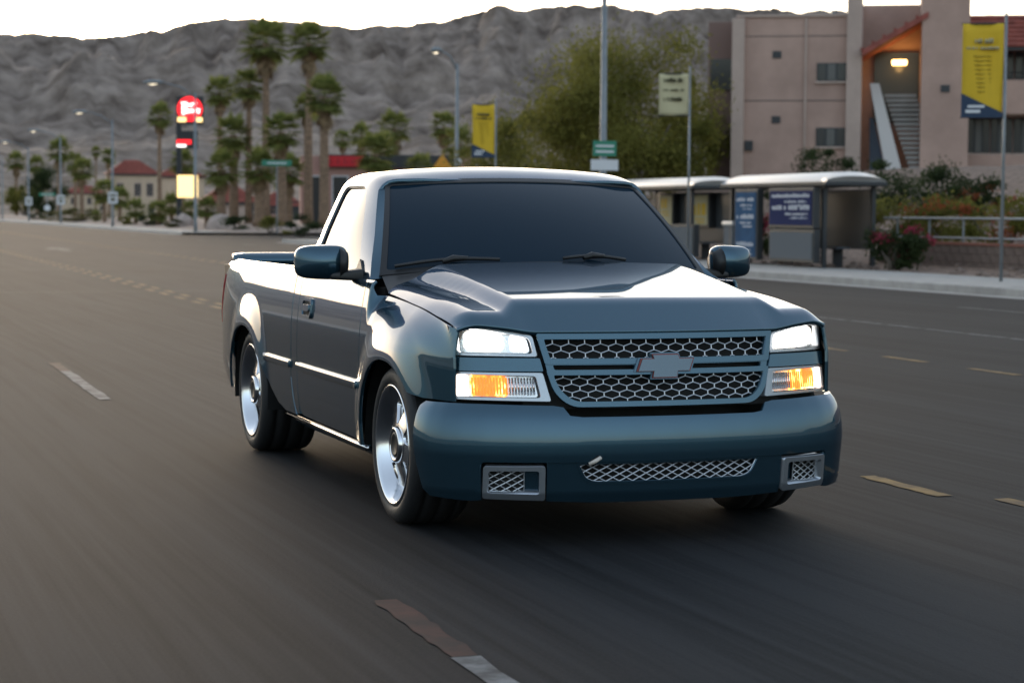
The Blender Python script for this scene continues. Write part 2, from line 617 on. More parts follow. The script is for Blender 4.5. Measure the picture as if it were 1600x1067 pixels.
# ================================================================== BACKGROUND THINGS
def leafmat(name, c1, c2, scale=1.2, trans=0.42):
    """thin leaf: reflects on one side and lets light through to the other"""
    m = mat(name, c1, rough=0.55, vary=0.3, scale=scale, color2=c2, spec=0.08)
    nt = m.node_tree
    p = nt.nodes['Principled BSDF']; o = nt.nodes['Material Output']
    src = p.inputs['Base Color'].links[0].from_socket
    tr = nt.nodes.new('ShaderNodeBsdfTranslucent')
    nt.links.new(src, tr.inputs['Color'])
    mx = nt.nodes.new('ShaderNodeMixShader'); mx.inputs[0].default_value = trans
    nt.links.new(p.outputs[0], mx.inputs[1]); nt.links.new(tr.outputs[0], mx.inputs[2])
    nt.links.new(mx.outputs[0], o.inputs['Surface'])
    return m
M_trunk = mat('palm_trunk', (0.24, 0.155, 0.10), rough=0.95, vary=0.4, scale=3.0, bump=1.0, bump_scale=9, bump_dist=0.05, stretch=(1, 1, 3))
M_frond = leafmat('palm_frond', (0.11, 0.145, 0.036), (0.27, 0.27, 0.085))
M_dead = mat('dead_frond', (0.27, 0.18, 0.10), rough=0.9, vary=0.35, scale=1.5)
M_leaf = leafmat('olive_leaf', (0.105, 0.110, 0.024), (0.235, 0.215, 0.052), 0.5)
M_leafd = leafmat('dark_leaf', (0.030, 0.046, 0.020), (0.060, 0.080, 0.030))
M_leafy = leafmat('dry_leaf', (0.11, 0.10, 0.04), (0.17, 0.15, 0.06))
M_flower = leafmat('magenta_flower', (0.24, 0.03, 0.05), (0.36, 0.05, 0.09))
M_orange = leafmat('orange_flower', (0.24, 0.07, 0.03), (0.34, 0.10, 0.04))
M_bark = mat('grey_bark', (0.12, 0.095, 0.075), rough=0.95, vary=0.3, scale=4)
M_galv = mat('galvanised_pole', (0.22, 0.235, 0.245), rough=0.55, metal=0.4, vary=0.15, scale=2)
M_stucco = mat('taupe_stucco', (0.44, 0.30, 0.245), rough=0.95, spec=.15, vary=0.17, scale=0.45, detail=9, bump=0.4, bump_scale=14)
M_stucco2 = mat('pale_stucco', (0.46, 0.35, 0.295), rough=0.95, vary=0.10, scale=0.8)
M_cream = mat('cream_stucco', (0.52, 0.40, 0.29), rough=0.95, vary=0.08, scale=0.8)
M_pink = mat('pink_stucco', (0.42, 0.24, 0.20), rough=0.95, vary=0.08, scale=0.8)
M_tile = mat('red_clay_tile', (0.27, 0.075, 0.055), rough=0.85, vary=0.3, scale=3)
M_glassd = mat('dark_window', (0.035, 0.038, 0.042), rough=0.15, spec=0.4)
M_blind = mat('window_blind', (0.10, 0.098, 0.092), rough=0.35)
M_steel = mat('dark_steel', (0.05, 0.052, 0.055), rough=0.5, metal=0.5)
M_signw = mat('white_sign', (0.62, 0.62, 0.63), rough=0.6)
M_green = mat('green_sign', (0.02, 0.20, 0.12), rough=0.5)
M_blk = mat('black_sign_box', (0.012, 0.013, 0.018), rough=0.4)
M_byel = mat('yellow_banner', (0.66, 0.42, 0.02), rough=0.8, vary=0.06, scale=2)
M_bnavy = mat('navy_banner', (0.025, 0.045, 0.085), rough=0.8)
M_bcream = mat('cream_banner', (0.52, 0.46, 0.28), rough=0.8)
M_bink = mat('banner_ink', (0.12, 0.11, 0.06), rough=0.8)
M_neonr = mat('red_neon', (0.8, 0.02, 0.02), emit=(1.0, 0.012, 0.02), emit_s=0.7)
M_neonw = mat('white_neon', (1, 1, 1), emit=(1.0, 0.9, 0.84), emit_s=0.9)
M_neony = mat('amber_panel', (1, .8, .4), emit=(1.0, 0.66, 0.24), emit_s=0.7)
M_lamp = mat('lamp_glow', (1, .9, .7), emit=(1.0, 0.83, 0.58), emit_s=0.6)
M_sodium = mat('sodium_glow', (1, .6, .2), emit=(1.0, 0.55, 0.16), emit_s=5.0)
M_alum = mat('white_roof_metal', (0.62, 0.60, 0.58), rough=0.35, metal=0.3)
M_blue = mat('blue_poster', (0.030, 0.085, 0.17), rough=0.8, spec=.15, vary=0.2, scale=2)
M_navy = mat('navy_poster', (0.014, 0.022, 0.085), rough=0.8, spec=.15)
M_grey = mat('grey_panel', (0.11, 0.125, 0.14), rough=0.75, spec=.2)

rng = random.Random(11)

def scatter_leaves(n, center, rad, size, seed, squash=0.5, shell=0.45, clumps=14):
    """small leaf faces gathered in clumps through an ellipsoid"""
    r = random.Random(seed)
    cl = []
    for _ in range(clumps):
        while True:
            p = Vector((r.uniform(-1, 1), r.uniform(-1, 1), r.uniform(-1, 1)))
            if shell < p.length < 1.0: break
        cl.append((p*r.uniform(.8, 1.12), r.uniform(0.14, 0.44)))
    v, f = [], []
    for _ in range(n):
        c, cr = r.choice(cl)
        p = c+Vector((r.gauss(0, 1), r.gauss(0, 1), r.gauss(0, 1)))*cr*0.5
        if p.length > 1.4: continue
        q = Vector((p.x*rad[0], p.y*rad[1], p.z*rad[2]))+Vector(center)
        if q.z < 0.02: q.z = abs(q.z)*.3+.02
        a = Vector((r.gauss(0, 1), r.gauss(0, 1), r.gauss(0, 1)*squash)).normalized()
        b = a.orthogonal().normalized()
        b = (Matrix.Rotation(r.uniform(0, 6.28), 3, a) @ b)*size*r.uniform(.6, 1.3)
        c2 = a.cross(b).normalized()*size*r.uniform(.25, .5)
        i = len(v)
        v += [q-b, q+c2, q+b, q-c2]
        f.append((i, i+1, i+2, i+3))
    return v, f

# ---- fan palms: a few crown meshes shared by all trees
def frond_fan(base, direction, length, r, droop, nl=15):
    """petiole and a pleated fan of leaflets"""
    v, f = [], []
    d = Vector(direction).normalized()
    up = Vector((0, 0, 1))
    side = d.cross(up)
    if side.length < 0.1: side = Vector((1, 0, 0))
    side.normalize()
    nrm = side.cross(d).normalized()
    hub = Vector(base)+d*length*0.50-up*droop*length*0.12
    i = len(v)
    w = 0.022
    v += [Vector(base)-side*w, Vector(base)+side*w, hub+side*w*.6, hub-side*w*.6]
    f.append((i, i+1, i+2, i+3))
    for k in range(nl):
        an = (k/(nl-1)-0.5)*2.75
        dd = (d*math.cos(an)+side*math.sin(an)).normalized()
        L = length*(0.62-0.20*abs(an)/1.4)*r.uniform(.85, 1.1)
        tip = hub+dd*L-up*droop*L*0.55*(0.6+abs(an)*.4)+nrm*r.uniform(-.06, .06)
        mid = hub+dd*L*0.55-up*droop*L*0.10
        wd = side*math.cos(an)*0.075-d*math.sin(an)*0.075
        i = len(v)
        v += [hub, mid-wd, tip, mid+wd]
        f.append((i, i+1, i+2, i+3))
    return v, f
def palm_meshes(seed, crown_r, nf, nd):
    r = random.Random(seed)
    V, F_ = [], []
    for k in range(nf):
        az = k*2.399963+r.uniform(-.2, .2)
        el = math.asin(min(.985, max(-.75, -0.72+1.72*(k+.5)/nf)))+r.uniform(-.1, .1)
        d = (math.cos(az)*math.cos(el), math.sin(az)*math.cos(el), math.sin(el))
        v, f = frond_fan((0, 0, 0.1*math.sin(el)), d, crown_r*r.uniform(.8, 1.12), r, 0.45 if el < .6 else .15)
        b = len(V); V += v; F_ += [tuple(i+b for i in q) for q in f]
    me = bpy.data.meshes.new('crown'); me.from_pydata([tuple(x) for x in V], [], F_); me.materials.append(M_frond)
    V, F_ = [], []
    for k in range(nd):
        az = k*2.4+r.uniform(-.3, .3)
        z0 = -r.uniform(0.1, crown_r*0.75)
        el = math.radians(r.uniform(-84, -52))
        d = (math.cos(az)*math.cos(el), math.sin(az)*math.cos(el), math.sin(el))
        v, f = frond_fan((0.12*math.cos(az), 0.12*math.sin(az), z0), d, crown_r*r.uniform(.5, .8), r, 0.25, 8)
        b = len(V); V += v; F_ += [tuple(i+b for i in q) for q in f]
    md = bpy.data.meshes.new('dead_skirt'); md.from_pydata([tuple(x) for x in V], [], F_); md.materials.append(M_dead)
    return me, md
PALMS = [palm_meshes(s, 2.05, 46, 30) for s in (1, 2, 3, 4)]
def palm(lat, lon, h, label, group, seed=0, scale=1.0, r0=0.26, lean=0.0, z0=None, skirt=True):
    g = lstrip(lat, lon) if z0 is None else z0
    p = RP(lat, lon, g-0.05)
    t = empty('palm_tree', p, rng.uniform(0, 6.28), label, 'palm tree', group)
    n = 9
    pts = [(lean*h*(k/n)**2, 0, h*k/n) for k in range(n+1)]
    r0 *= 1.05
    rad = [r0*(1.25 if k == 0 else 1.0-0.32*k/n) for k in range(n+1)]
    rad[-1] *= 1.1
    MB().tube(pts, rad, 10).build('trunk', M_trunk, t, smooth=True)
    scale *= 0.82 if r0 > .3 and h > 11 else 0.75
    me, md = PALMS[seed % 4]
    c = bpy.data.objects.new('crown', me); link(c, t); c.location = pts[-1]; c.scale = (scale,)*3; c.rotation_euler = (0, 0, rng.uniform(0, 6))
    if skirt:
        c = bpy.data.objects.new('dead_skirt', md); link(c, t); c.location = pts[-1]; c.scale = (scale*.95,)*3
    return t

def lon_at(px, lat):
    """distance along the road at which a thing at this lateral offset is seen in the direction px (1600-wide picture)"""
    a = YAW+math.atan((px-800)/3230.0)
    # CAM.x + t sin a = lat + KR*y ; CAM.y + t cos a = y
    ta = math.tan(a)
    y = (lat-CAM.x+CAM.y*ta)/(ta-KR)
    return y
def z_at(px, py, lat):
    """height of a point seen at picture row py on the vertical above (lat, lon_at)"""
    y = lon_at(px, lat)
    d = Vector((lat+KR*y, y, 0))-Vector((CAM.x, CAM.y, 0))
    dep = d.x*math.sin(YAW)+d.y*math.cos(YAW)
    hz = 333.7+(px-800)*math.tan(ROLL)
    return CAM.z+(hz-py)*dep/3230.0

# px of the crown centre, row of the crown centre, lateral offset, crown scale
pl = [(415, 62, 26, 1.25, 'tallest fan palm, left of the tall pair behind the truck cab', 0.30),
      (482, 62, 27, 1.10, 'tall slim fan palm, right one of the tallest pair', 0.27),
      (388, 128, 25, 0.95, 'leaning fan palm just left of the tallest palm', 0.26),
      (343, 140, 27, 1.0, 'fan palm rising right behind the red round sign', 0.26),
      (506, 145, 26, 1.05, 'stout fan palm at the right end of the palm row', 0.34),
      (249, 178, 25, 0.92, 'slim lone fan palm left of the tall black sign', 0.22),
      (365, 205, 24, 1.10, 'medium fan palm with thick trunk below the leaning palm', 0.36),
      (440, 200, 24, 1.00, 'medium fan palm between the two tallest palms', 0.33),
      (478, 165, 29, 0.75, 'small crowned palm hidden behind the tall slim palm', 0.22),
      (345, 258, 22.5, 1.0, 'low broad fan palm in front of the black sign', 0.36),
      (405, 255, 23, 0.95, 'low fan palm with dark trunk under the tallest palm', 0.38),
      (285, 250, 24, 0.85, 'low fan palm at the left foot of the black sign', 0.28),
      (450, 262, 26, 0.90, 'short fan palm by the low red roof', 0.32),
      (93, 232, 24, 1.25, 'tall fan palm behind the second white pole sign', 0.30),
      (128, 262, 25, 1.15, 'bushy fan palm right of the tall left palm', 0.30),
      (118, 250, 31, 1.15, 'fan palm half hidden among the left palm cluster', 0.28),
      (170, 242, 36, 0.95, 'thin fan palm standing before the red hipped roof', 0.22),
      (26, 250, 26, 1.35, 'bushy fan palm at the far left edge', 0.30),
      (58, 255, 31, 1.30, 'fan palm behind the dark hedge tree on the left', 0.30),
      (150, 236, 52, 0.95, 'small distant palm above the red roofs', 0.25)]
for px, py, lat, sc, lab, r0 in pl:
    lo = lon_at(px, lat)
    h = z_at(px, py, lat)-lstrip(lat, lo)-0.25*sc
    palm(lat, lo, h, lab, 'fan palms along the left roadside', int(px) % 4, sc, r0, lean=0.03 if px == 388 else rng.uniform(-.012, .012))
for k, (px, py, lat, sc) in enumerate([(163, 298, 21.5, 1.0), (212, 325, 21.0, .72), (187, 308, 22.5, .85), (150, 335, 21.5, .45), (247, 328, 21.2, .70), (268, 318, 22.6, .72), (323, 322, 21.0, .62), (297, 326, 22.5, .6)]):
    lo = lon_at(px, lat)
    names = ['young bushy palm beside the white pole sign', 'short young palm in front of the cream house', 'yellowish young palm right of the white pole sign', 'tiny young palm near the dry shrub',
             'short young palm left of the pale boulder', 'young palm below the black sign', 'small young palm right of the lamp post', 'small young palm behind the lamp post']
    palm(lat, lo, max(0.5, z_at(px, py, lat)-lstrip(lat, lo)-0.1), names[k], 'young palms at the left roadside', k, sc, 0.2, skirt=False)
for k, (px, py, lat, sc) in enumerate([(534, 218, 62, 1.0), (564, 212, 58, 1.15), (615, 200, 50, 1.35), (598, 228, 48, 1.1), (692, 198, 56, 1.2), (716, 225, 50, 1.25), (585, 240, 33, 1.2), (655, 262, 36, .8)]):
    names = ['small far palm left of the distant palm group', 'far palm second from the left above the black shopfront', 'largest far palm with dead brown skirt above the shopfront', 'low far palm left of the skirted one',
             'far palm left of the yellow banner, upper one', 'far palm just left of the yellow banner, lower one', 'bright green palm crown in front of the black shopfront', 'short palm behind the truck roof']
    lo = lon_at(px, lat)
    palm(lat, lo, max(2.0, z_at(px, py, lat)), names[k], 'distant palms behind the truck', k, sc, 0.28, z0=0.0)

# ---- trees and shrubs of small leaves
def bushy(name, label, cat, lat, lon, z, rad, n, size, leaf, seed, group=None, trunk=0.0, trunk_r=0.1, flowers=None, clumps=14):
    t = empty(name, RP(lat, lon, z), 0, label, cat, group)
    mb = MB()
    r = random.Random(seed)
    for k in range(5 if trunk else 3):
        a = k*1.26+r.uniform(-.3, .3)
        top = Vector((math.cos(a)*rad[0]*.5, math.sin(a)*rad[1]*.5, trunk+rad[2]*r.uniform(.6, 1.2)))
        mb.tube([(0.1*math.cos(a), 0.1*math.sin(a), -0.1), top*0.45+Vector((0, 0, trunk*.2)), top], [trunk_r, trunk_r*.6, trunk_r*.15], 6)
    mb.build('trunk', M_bark, t, smooth=True)
    v, f = scatter_leaves(n, (0, 0, trunk+rad[2]), rad, size, seed, clumps=clumps)
    rawmesh('crown', v, f, leaf, t)
    if flowers:
        v, f = scatter_leaves(n//5, (0, 0, trunk+rad[2]*1.25), (rad[0]*.95, rad[1]*.95, rad[2]*.8), size*.9, seed+5, clumps=6)
        rawmesh('blossom', v, f, flowers, t)
    return t

la = 24
bushy('mesquite_tree', 'large olive green mesquite tree behind the street lamp and bus shelters', 'tree', 24.5, lon_at(975, 24.5), 0.6, (3.4, 3.4, 2.9), 40000, 0.085, M_leaf, 3, trunk=1.5, trunk_r=0.16, clumps=52)
bushy('mesquite_tree', 'shorter olive mesquite tree right of the yellow banner', 'tree', 26, lon_at(865, 26), 0.3, (3.6, 3.6, 2.8), 28000, 0.085, M_leaf, 4, trunk=0.4, trunk_r=0.14, clumps=44)
bushy('mesquite_tree', 'dark leafy tree against the left corner of the flats', 'tree', 30, lon_at(1075, 30), 1.8, (1.9, 1.9, 2.7), 13000, 0.085, M_leaf, 8, trunk=0.6, trunk_r=0.14, clumps=22)
bushy('hedge_tree', 'dark rounded evergreen tree at the far left', 'tree', 25, lon_at(78, 25), 0.3, (3.1, 3.1, 2.9), 9000, 0.16, M_leafd, 12, trunk=0.8, trunk_r=0.16, clumps=26)
bushy('hedge_tree', 'olive rounded tree left of the dark evergreen', 'tree', 26.5, lon_at(38, 26.5), 0.3, (3.4, 3.4, 2.6), 8000, 0.17, M_leaf, 13, trunk=0.9, trunk_r=0.16, clumps=24)
bushy('shrub', 'dry yellowish shrub between the pole signs', 'shrub', 20.6, lon_at(122, 20.6), 0.2, (3.2, 1.6, 0.75), 5000, 0.09, M_leafy, 14, clumps=16)
bushy('shrub', 'dark round green tree above the cream house', 'tree', 75, lon_at(222, 75), 0.3, (6.5, 5, 3.0), 6000, 0.28, M_leafd, 15, trunk=3.5, clumps=18)
low = [(60, 20.8, (1.6, 1.2, .5), M_leafd, 'low dark shrub at the foot of the far left trees'), (196, 20.4, (.8, .7, .4), M_leaf, 'low olive shrub right of the white pole sign'),
       (232, 20.6, (1.0, .8, .45), M_leafd, 'low dark shrub before the cream house'), (270, 20.3, (.7, .6, .35), M_leafy, 'low dry shrub left of the pale boulder'),
       (372, 21.0, (1.1, .8, .5), M_leafd, 'low dark shrub at the foot of the thick palm'), (425, 21.4, (1.2, .8, .55), M_leaf, 'low olive shrub among the palm trunks'), (470, 22.0, (1.2, .9, .6), M_leafd, 'low dark shrub at the right end of the palm row')]
for k, (px, lat, rad, leaf, lab) in enumerate(low):
    lo = lon_at(px, lat)
    bushy('shrub', lab, 'shrub', lat, lo, lstrip(lat, lo)-.05, rad, 1500, 0.08, leaf, 60+k, 'low shrubs under the palms', clumps=9)
# shrubs on the bank at the right
bk = [(1230, 255, 27, (1.0, 1.0, .6), M_leafd, None, 'dark clipped shrub under the lower left window'),
      (1290, 245, 29, (1.2, 1.2, .75), M_leafd, None, 'larger dark shrub at the foot of the flats wall'),
      (1462, 262, 26, (1.1, 1.1, .8), M_leafd, None, 'round dark green bush right of the stairs'),
      (1525, 268, 26, (.8, .8, .6), M_leafd, M_orange, 'dark bush with orange blossom at the right'),
      (1405, 305, 22.5, (1.1, 1.0, .75), M_leaf, None, 'bright olive bush beside the shelter end'),
      (1480, 300, 23.5, (1.3, 1.0, .7), M_leaf, M_orange, 'broad orange flowered bush behind the railing'),
      (1560, 300, 23.5, (1.4, 1.0, .75), M_leaf, M_orange, 'orange flowered bush at the right picture edge'),
      (1400, 385, 20.2, (.75, .6, .55), M_leafd, M_flower, 'low magenta bougainvillea right of the shelter'),
      (1175, 345, 21.6, (.8, .6, .72), M_leafd, M_flower, 'tall magenta bougainvillea between the two shelters'),
      (1395, 270, 27, (1.3, 1.3, .9), M_leafd, None, 'dark bush below the staircase')]
for k, (px, py, lat, rad, leaf, fl, lab) in enumerate(bk):
    lo = lon_at(px, lat)
    bushy('shrub', lab, 'shrub', lat, lo, bank_h(lat, lo)-0.05, rad, 2600, 0.065, leaf, 30+k, 'shrubs on the right bank', flowers=fl, clumps=12)

# ---- rocks
def rock(lat, lon, z, s, m, label, cat='boulder', group=None, name='boulder', seed=0):
    bm = bmesh.new()
    bmesh.ops.create_icosphere(bm, subdivisions=2, radius=1)
    for v in bm.verts:
        d = noise.noise(v.co*1.3+Vector((seed*7.1, 0, 0)))
        v.co = Vector((v.co.x*s[0], v.co.y*s[1], max(v.co.z, -.3)*s[2]))*(1+0.28*d)
    me = bpy.data.meshes.new(name); bm.to_mesh(me); bm.free()
    me.materials.append(m)
    o = bpy.data.objects.new(name, me); link(o)
    o.location = RP(lat, lon, z); o.rotation_euler = (0, 0, seed)
    return tag(o, label, cat, group)
M_boul = mat('pale_boulder', (0.38, 0.30, 0.26), rough=0.95, vary=0.2, scale=2, bump=.5)
rock(21.2, lon_at(285, 21.2), .35, (1.1, 1.0, .85), M_boul, 'pale pink boulder left of the lamp post', group='boulders by the palms', seed=1)
rock(21.2, lon_at(345, 21.2), .35, (1.15, 1.0, .95), M_boul, 'pale boulder right of the lamp post', group='boulders by the palms', seed=2)
rock(21.8, lon_at(253, 21.8), .3, (.7, .6, .5), M_boul, 'small pale boulder under the short palms', group='boulders by the palms', seed=3)
M_rk = mat('bank_rock', (0.17, 0.12, 0.095), rough=0.95, vary=0.35, scale=4)
rv_, rf_ = [], []
for k in range(420):
    lat = KERB+3.4+rng.random()**1.3*4.5; lo = rng.uniform(10, 46)
    bm = bmesh.new(); bmesh.ops.create_icosphere(bm, subdivisions=1, radius=1)
    s = rng.uniform(.03, .17); o_ = RP(lat, lo, bank_h(lat, lo))
    b = len(rv_)
    for v in bm.verts:
        rv_.append(o_+Vector((v.co.x*s*rng.uniform(.8, 1.2), v.co.y*s*rng.uniform(.8, 1.2), v.co.z*s*.7)))
    rf_ += [tuple(v.index+b for v in f.verts) for f in bm.faces]
    bm.free()
tag(rawmesh('rubble', rv_, rf_, M_rk), 'brown stones scattered on the gravel bank at the right', 'rubble', kind='stuff')

# ---- street lamps
def streetlamp(lat, lon, h, label, arm=2.5, sign=None, lit=True):
    t = empty('street_lamp', RP(lat, lon, 0.12), ROAD_ROT, label, 'street lamp', 'street lamps along the road')
    MB().tube([(0, 0, 0), (0, 0, 0.5), (0, 0, h-0.6)], [0.13, 0.11, 0.075], 10).build('pole', M_galv, t, smooth=True)
    MB().tube([(0, 0, h-0.9), (-arm*.35, 0, h-0.25), (-arm*.8, 0, h)], [0.05, .045, .04], 8).build('arm', M_galv, t, smooth=True)
    hd = MB().tube([(-arm*.75, 0, h+0.01), (-arm*.9, 0, h+0.03), (-arm*1.15, 0, h+.02), (-arm*1.28, 0, h-.02)], [0.06, 0.14, 0.15, 0.06], 10).build('lamp_head', M_galv, t, smooth=True)
    MB().tube([(-arm*.92, 0, h-0.06), (-arm*1.05, 0, h-0.10), (-arm*1.18, 0, h-.07)], [0.05, 0.085, 0.05], 10).build('lamp_lens', M_lamp if lit else M_signw, hd, smooth=True)
    MB().box(-.2, .2, -.2, .2, -.1, .06).build('footing', M_conc, t, bevel=.01)
    if sign:
        sz, w, hh, m = sign
        s = MB().box(-w/2, w/2, -0.13, -0.115, sz-hh/2, sz+hh/2).build('sign_plate', m, t)
        return t, s
    return t, None
signs = []
for px, lab in ((305, 'nearest street lamp of the left row, right of the black sign'), (176, 'street lamp with white sign before the cream house'), (95, 'street lamp with white sign before the tall left palm'), (45, 'street lamp with white sign before the dark hedge tree'), (4, 'street lamp at the far left picture edge')):
    lo = lon_at(px, 17.8)
    t, s = streetlamp(17.8, lo, 9.2, lab, sign=None if px in (305, 4) else (2.35, .78, .95, M_signw))
    if s:
        MB().box(-.28, .28, -0.134, -0.131, 2.47, 2.62).build('sign_mark', M_bink, s)
        MB().box(-.18, .18, -0.134, -0.131, 2.08, 2.34).build('sign_mark', M_bink, s)
lo = lon_at(940, 17.8)
t, s = streetlamp(17.8, lo, 9.0, 'nearest street lamp with green and white signs behind the cab roof', sign=(3.18, 0.72, 0.44, M_green))
for k in range(2):
    MB().box(-.28, .28, -0.134, -0.131, 3.22-k*.16, 3.28-k*.16).build('sign_mark', M_signw, s)
MB().box(-.42, .42, -0.13, -0.115, 2.55, 2.86).build('sign_plate', M_signw, t)
streetlamp(24.5, lon_at(712, 24.5), 8.9, 'lone street lamp lit against the hill above the truck roof', arm=1.0)
# street name sign and small round sign on the left
for px, lat, zs, lab in ((74, 19.0, 2.9, 'green street name sign on a post before the dark evergreen'), (432, 21.5, 4.0, 'green street name sign between the palm trunks')):
    lo = lon_at(px, lat)
    t = empty('street_name_sign', RP(lat, lo, .13), ROAD_ROT, lab, 'street sign')
    MB().tube([(0, 0, 0), (0, 0, zs)], 0.04, 8).build('post', M_galv, t)
    b = MB().box(-.9, .9, -.02, .02, zs, zs+.34).build('name_blade', M_green, t, bevel=.01)
    MB().box(-.6, .6, -.026, -.022, zs+.13, zs+.21).build('sign_mark', M_signw, b)
    if px == 74:
        MB().tube([(0, -.03, 1.55), (0, -.05, 1.55)], 0.36, 16).build('round_plate', M_signw, t)

# ---- banner posts
def banner(px, kind, label):
    lat = 17.8
    lo = lon_at(px, lat)
    t = empty('banner_post', RP(lat, lo, .13), R(-30), label, 'banner', 'banner posts on the pavement')
    MB().tube([(.44, 0, 0), (.44, 0, 5.2)], [.034, .028], 8).build('post', M_galv, t, smooth=True)
    for z in (3.9 if kind == 'cream' else 3.2, 5.0):
        MB().tube([(-.40, 0, z), (.44, 0, z)], .018, 6).build('bracket', M_steel, t)
    m1 = M_byel if kind != 'cream' else M_bcream
    nv = 9
    def cloth(name, poly_rows, m, off):
        v, f = [], []
        for z, x0, x1 in poly_rows:
            for k in range(nv):
                x = x0+(x1-x0)*k/(nv-1)
                v.append((x, off+0.035*math.sin(k*.8+z*2.2), z))
        for i in range(len(poly_rows)-1):
            for k in range(nv-1):
                f.append((i*nv+k, i*nv+k+1, (i+1)*nv+k+1, (i+1)*nv+k))
        o = rawmesh(name, v, f, m, t, smooth=True)
        sd = o.modifiers.new('th', 'SOLIDIFY'); sd.thickness = .012
        return o
    zb_ = 3.9 if kind == 'cream' else 3.2
    zs = [zb_+(5.0-zb_)*i/10 for i in range(11)]
    c = cloth('banner_cloth', [(z, -.38, .40) for z in zs], m1, 0)
    # printed rows
    def glyph_row(z, h, w, m):
        x = -w
        while x < w-.02:
            g = rng.uniform(.03, .07)
            if rng.random() > .15: cloth('print_mark', [(z, x, min(w, x+g)), (z+h*rng.uniform(.7, 1), x, min(w, x+g))], m, -.022).parent = c
            x += g+.018
    rows = [(4.62, .10, .22), (4.50, .06, .30)] if kind != 'cream' else [(4.78, .12, .24), (4.55, .05, .28), (4.28, .12, .25)]
    for z, h, w in rows:
        glyph_row(z, h, w, M_bink if kind != 'far' else M_bcream)
    for k in range(9):
        z = 4.36-k*.085
        if kind == 'cream': break
        cloth('print_row', [(z, -.17, .17), (z+.03, -.17, .17)], mat('ochre_print', (0.46, 0.31, 0.02), rough=.8) if k == 0 else bpy.data.materials['ochre_print'], -.022).parent = c
    if kind == 'cream': return t
    # navy corner at the foot
    v = [(-.385, -.05, 3.19), (.405, -.05, 3.19), (.405, -.05, 3.28), (-.385, -.05, 3.66)]
    v += [(a, b+.09, d) for a, b, d in v]
    rawmesh('banner_foot', v, [(0, 1, 2, 3), (7, 6, 5, 4), (0, 4, 5, 1), (1, 5, 6, 2), (2, 6, 7, 3), (3, 7, 4, 0)], M_bnavy, t)
    mk = MB().box(-.30, -.02, -.056, -.052, 3.28, 3.34).box(-.26, .06, -.056, -.052, 3.38, 3.43)
    mk.build('print_row', M_signw, c)
    return t
banner(753, 'yellow', 'yellow banner with navy foot left of the mesquite trees')
banner(1048, 'cream', 'pale cream and yellow banner in front of the mesquite tree')
banner(1527, 'far', 'yellow banner in front of the upper balcony of the flats')

# ---- tall black sign with the red disc
lat = 23.2
lo = lon_at(297, lat)
zt = z_at(297, 152, lat)
sg = empty('pylon_sign', RP(lat, lo, .2), R(-14), 'tall black pylon sign with a lit red disc and white script', 'sign')
U = 0.0455*1.0
W2 = 1.08
zt -= .2
MB().box(-W2, W2, -.25, .25, zt-2.25, zt).build('sign_box', M_blk, sg, bevel=.03)
MB().box(-W2, -W2+.42, -.2, .2, 0, zt-2.2).build('sign_post', M_blk, sg)
cz = zt-1.02
def disc(r, y, n=40):
    return [(r*math.cos(2*math.pi*k/n), y, cz+r*math.sin(2*math.pi*k/n)) for k in range(n)]
d0, d1 = disc(.98, -.252), disc(.98, -.30)
dk = rawmesh('red_disc', d0+d1, [tuple(range(40, 80))]+[(k, (k+1) % 40, 40+(k+1) % 40, 40+k) for k in range(40)], M_neonr, sg)
def script(y, z0, amp, x0, x1, loops, seed):
    r = random.Random(seed)
    pts = []
    n = loops*10
    for k in range(n+1):
        t = k/n
        a = t*loops*2*math.pi
        pts.append((x0+(x1-x0)*t+0.10*math.sin(a), y, z0+amp*math.cos(a)*(1.6 if k < 14 else .75+.25*math.sin(t*9))+0.05*t))
    return pts
MB().tube(script(-.33, cz+.26, .15, -.66, .55, 4, 1), .062, 6).build('script_line', M_neonw, sg, smooth=True)
MB().tube(script(-.33, cz-.20, .15, -.62, .80, 6, 2), .062, 6).build('script_line', M_neonw, sg, smooth=True)
for x0, x1 in ((-.96, -.28), (.40, .98)):
    MB().box(x0, x1, -.34, -.27, cz-1.02, cz-.66).build('side_panel', M_neony, sg, bevel=.02)
MB().box(-W2+.05, .1, -.27, -.2, cz-2.75, cz-2.42).build('red_strip', M_neonr, sg)
MB().box(-W2+.05, -.3, -.27, -.2, cz-2.98, cz-2.80).build('white_strip', M_neonw, sg)
MB().box(-W2, .6, -.22, .2, cz-3.1, cz-1.7).build('lower_box', M_blk, sg)
MB().box(-W2+.08, .62, -.28, -.2, .9+1.4, .9+3.15).build('reader_panel', M_neony, sg, bevel=.02)

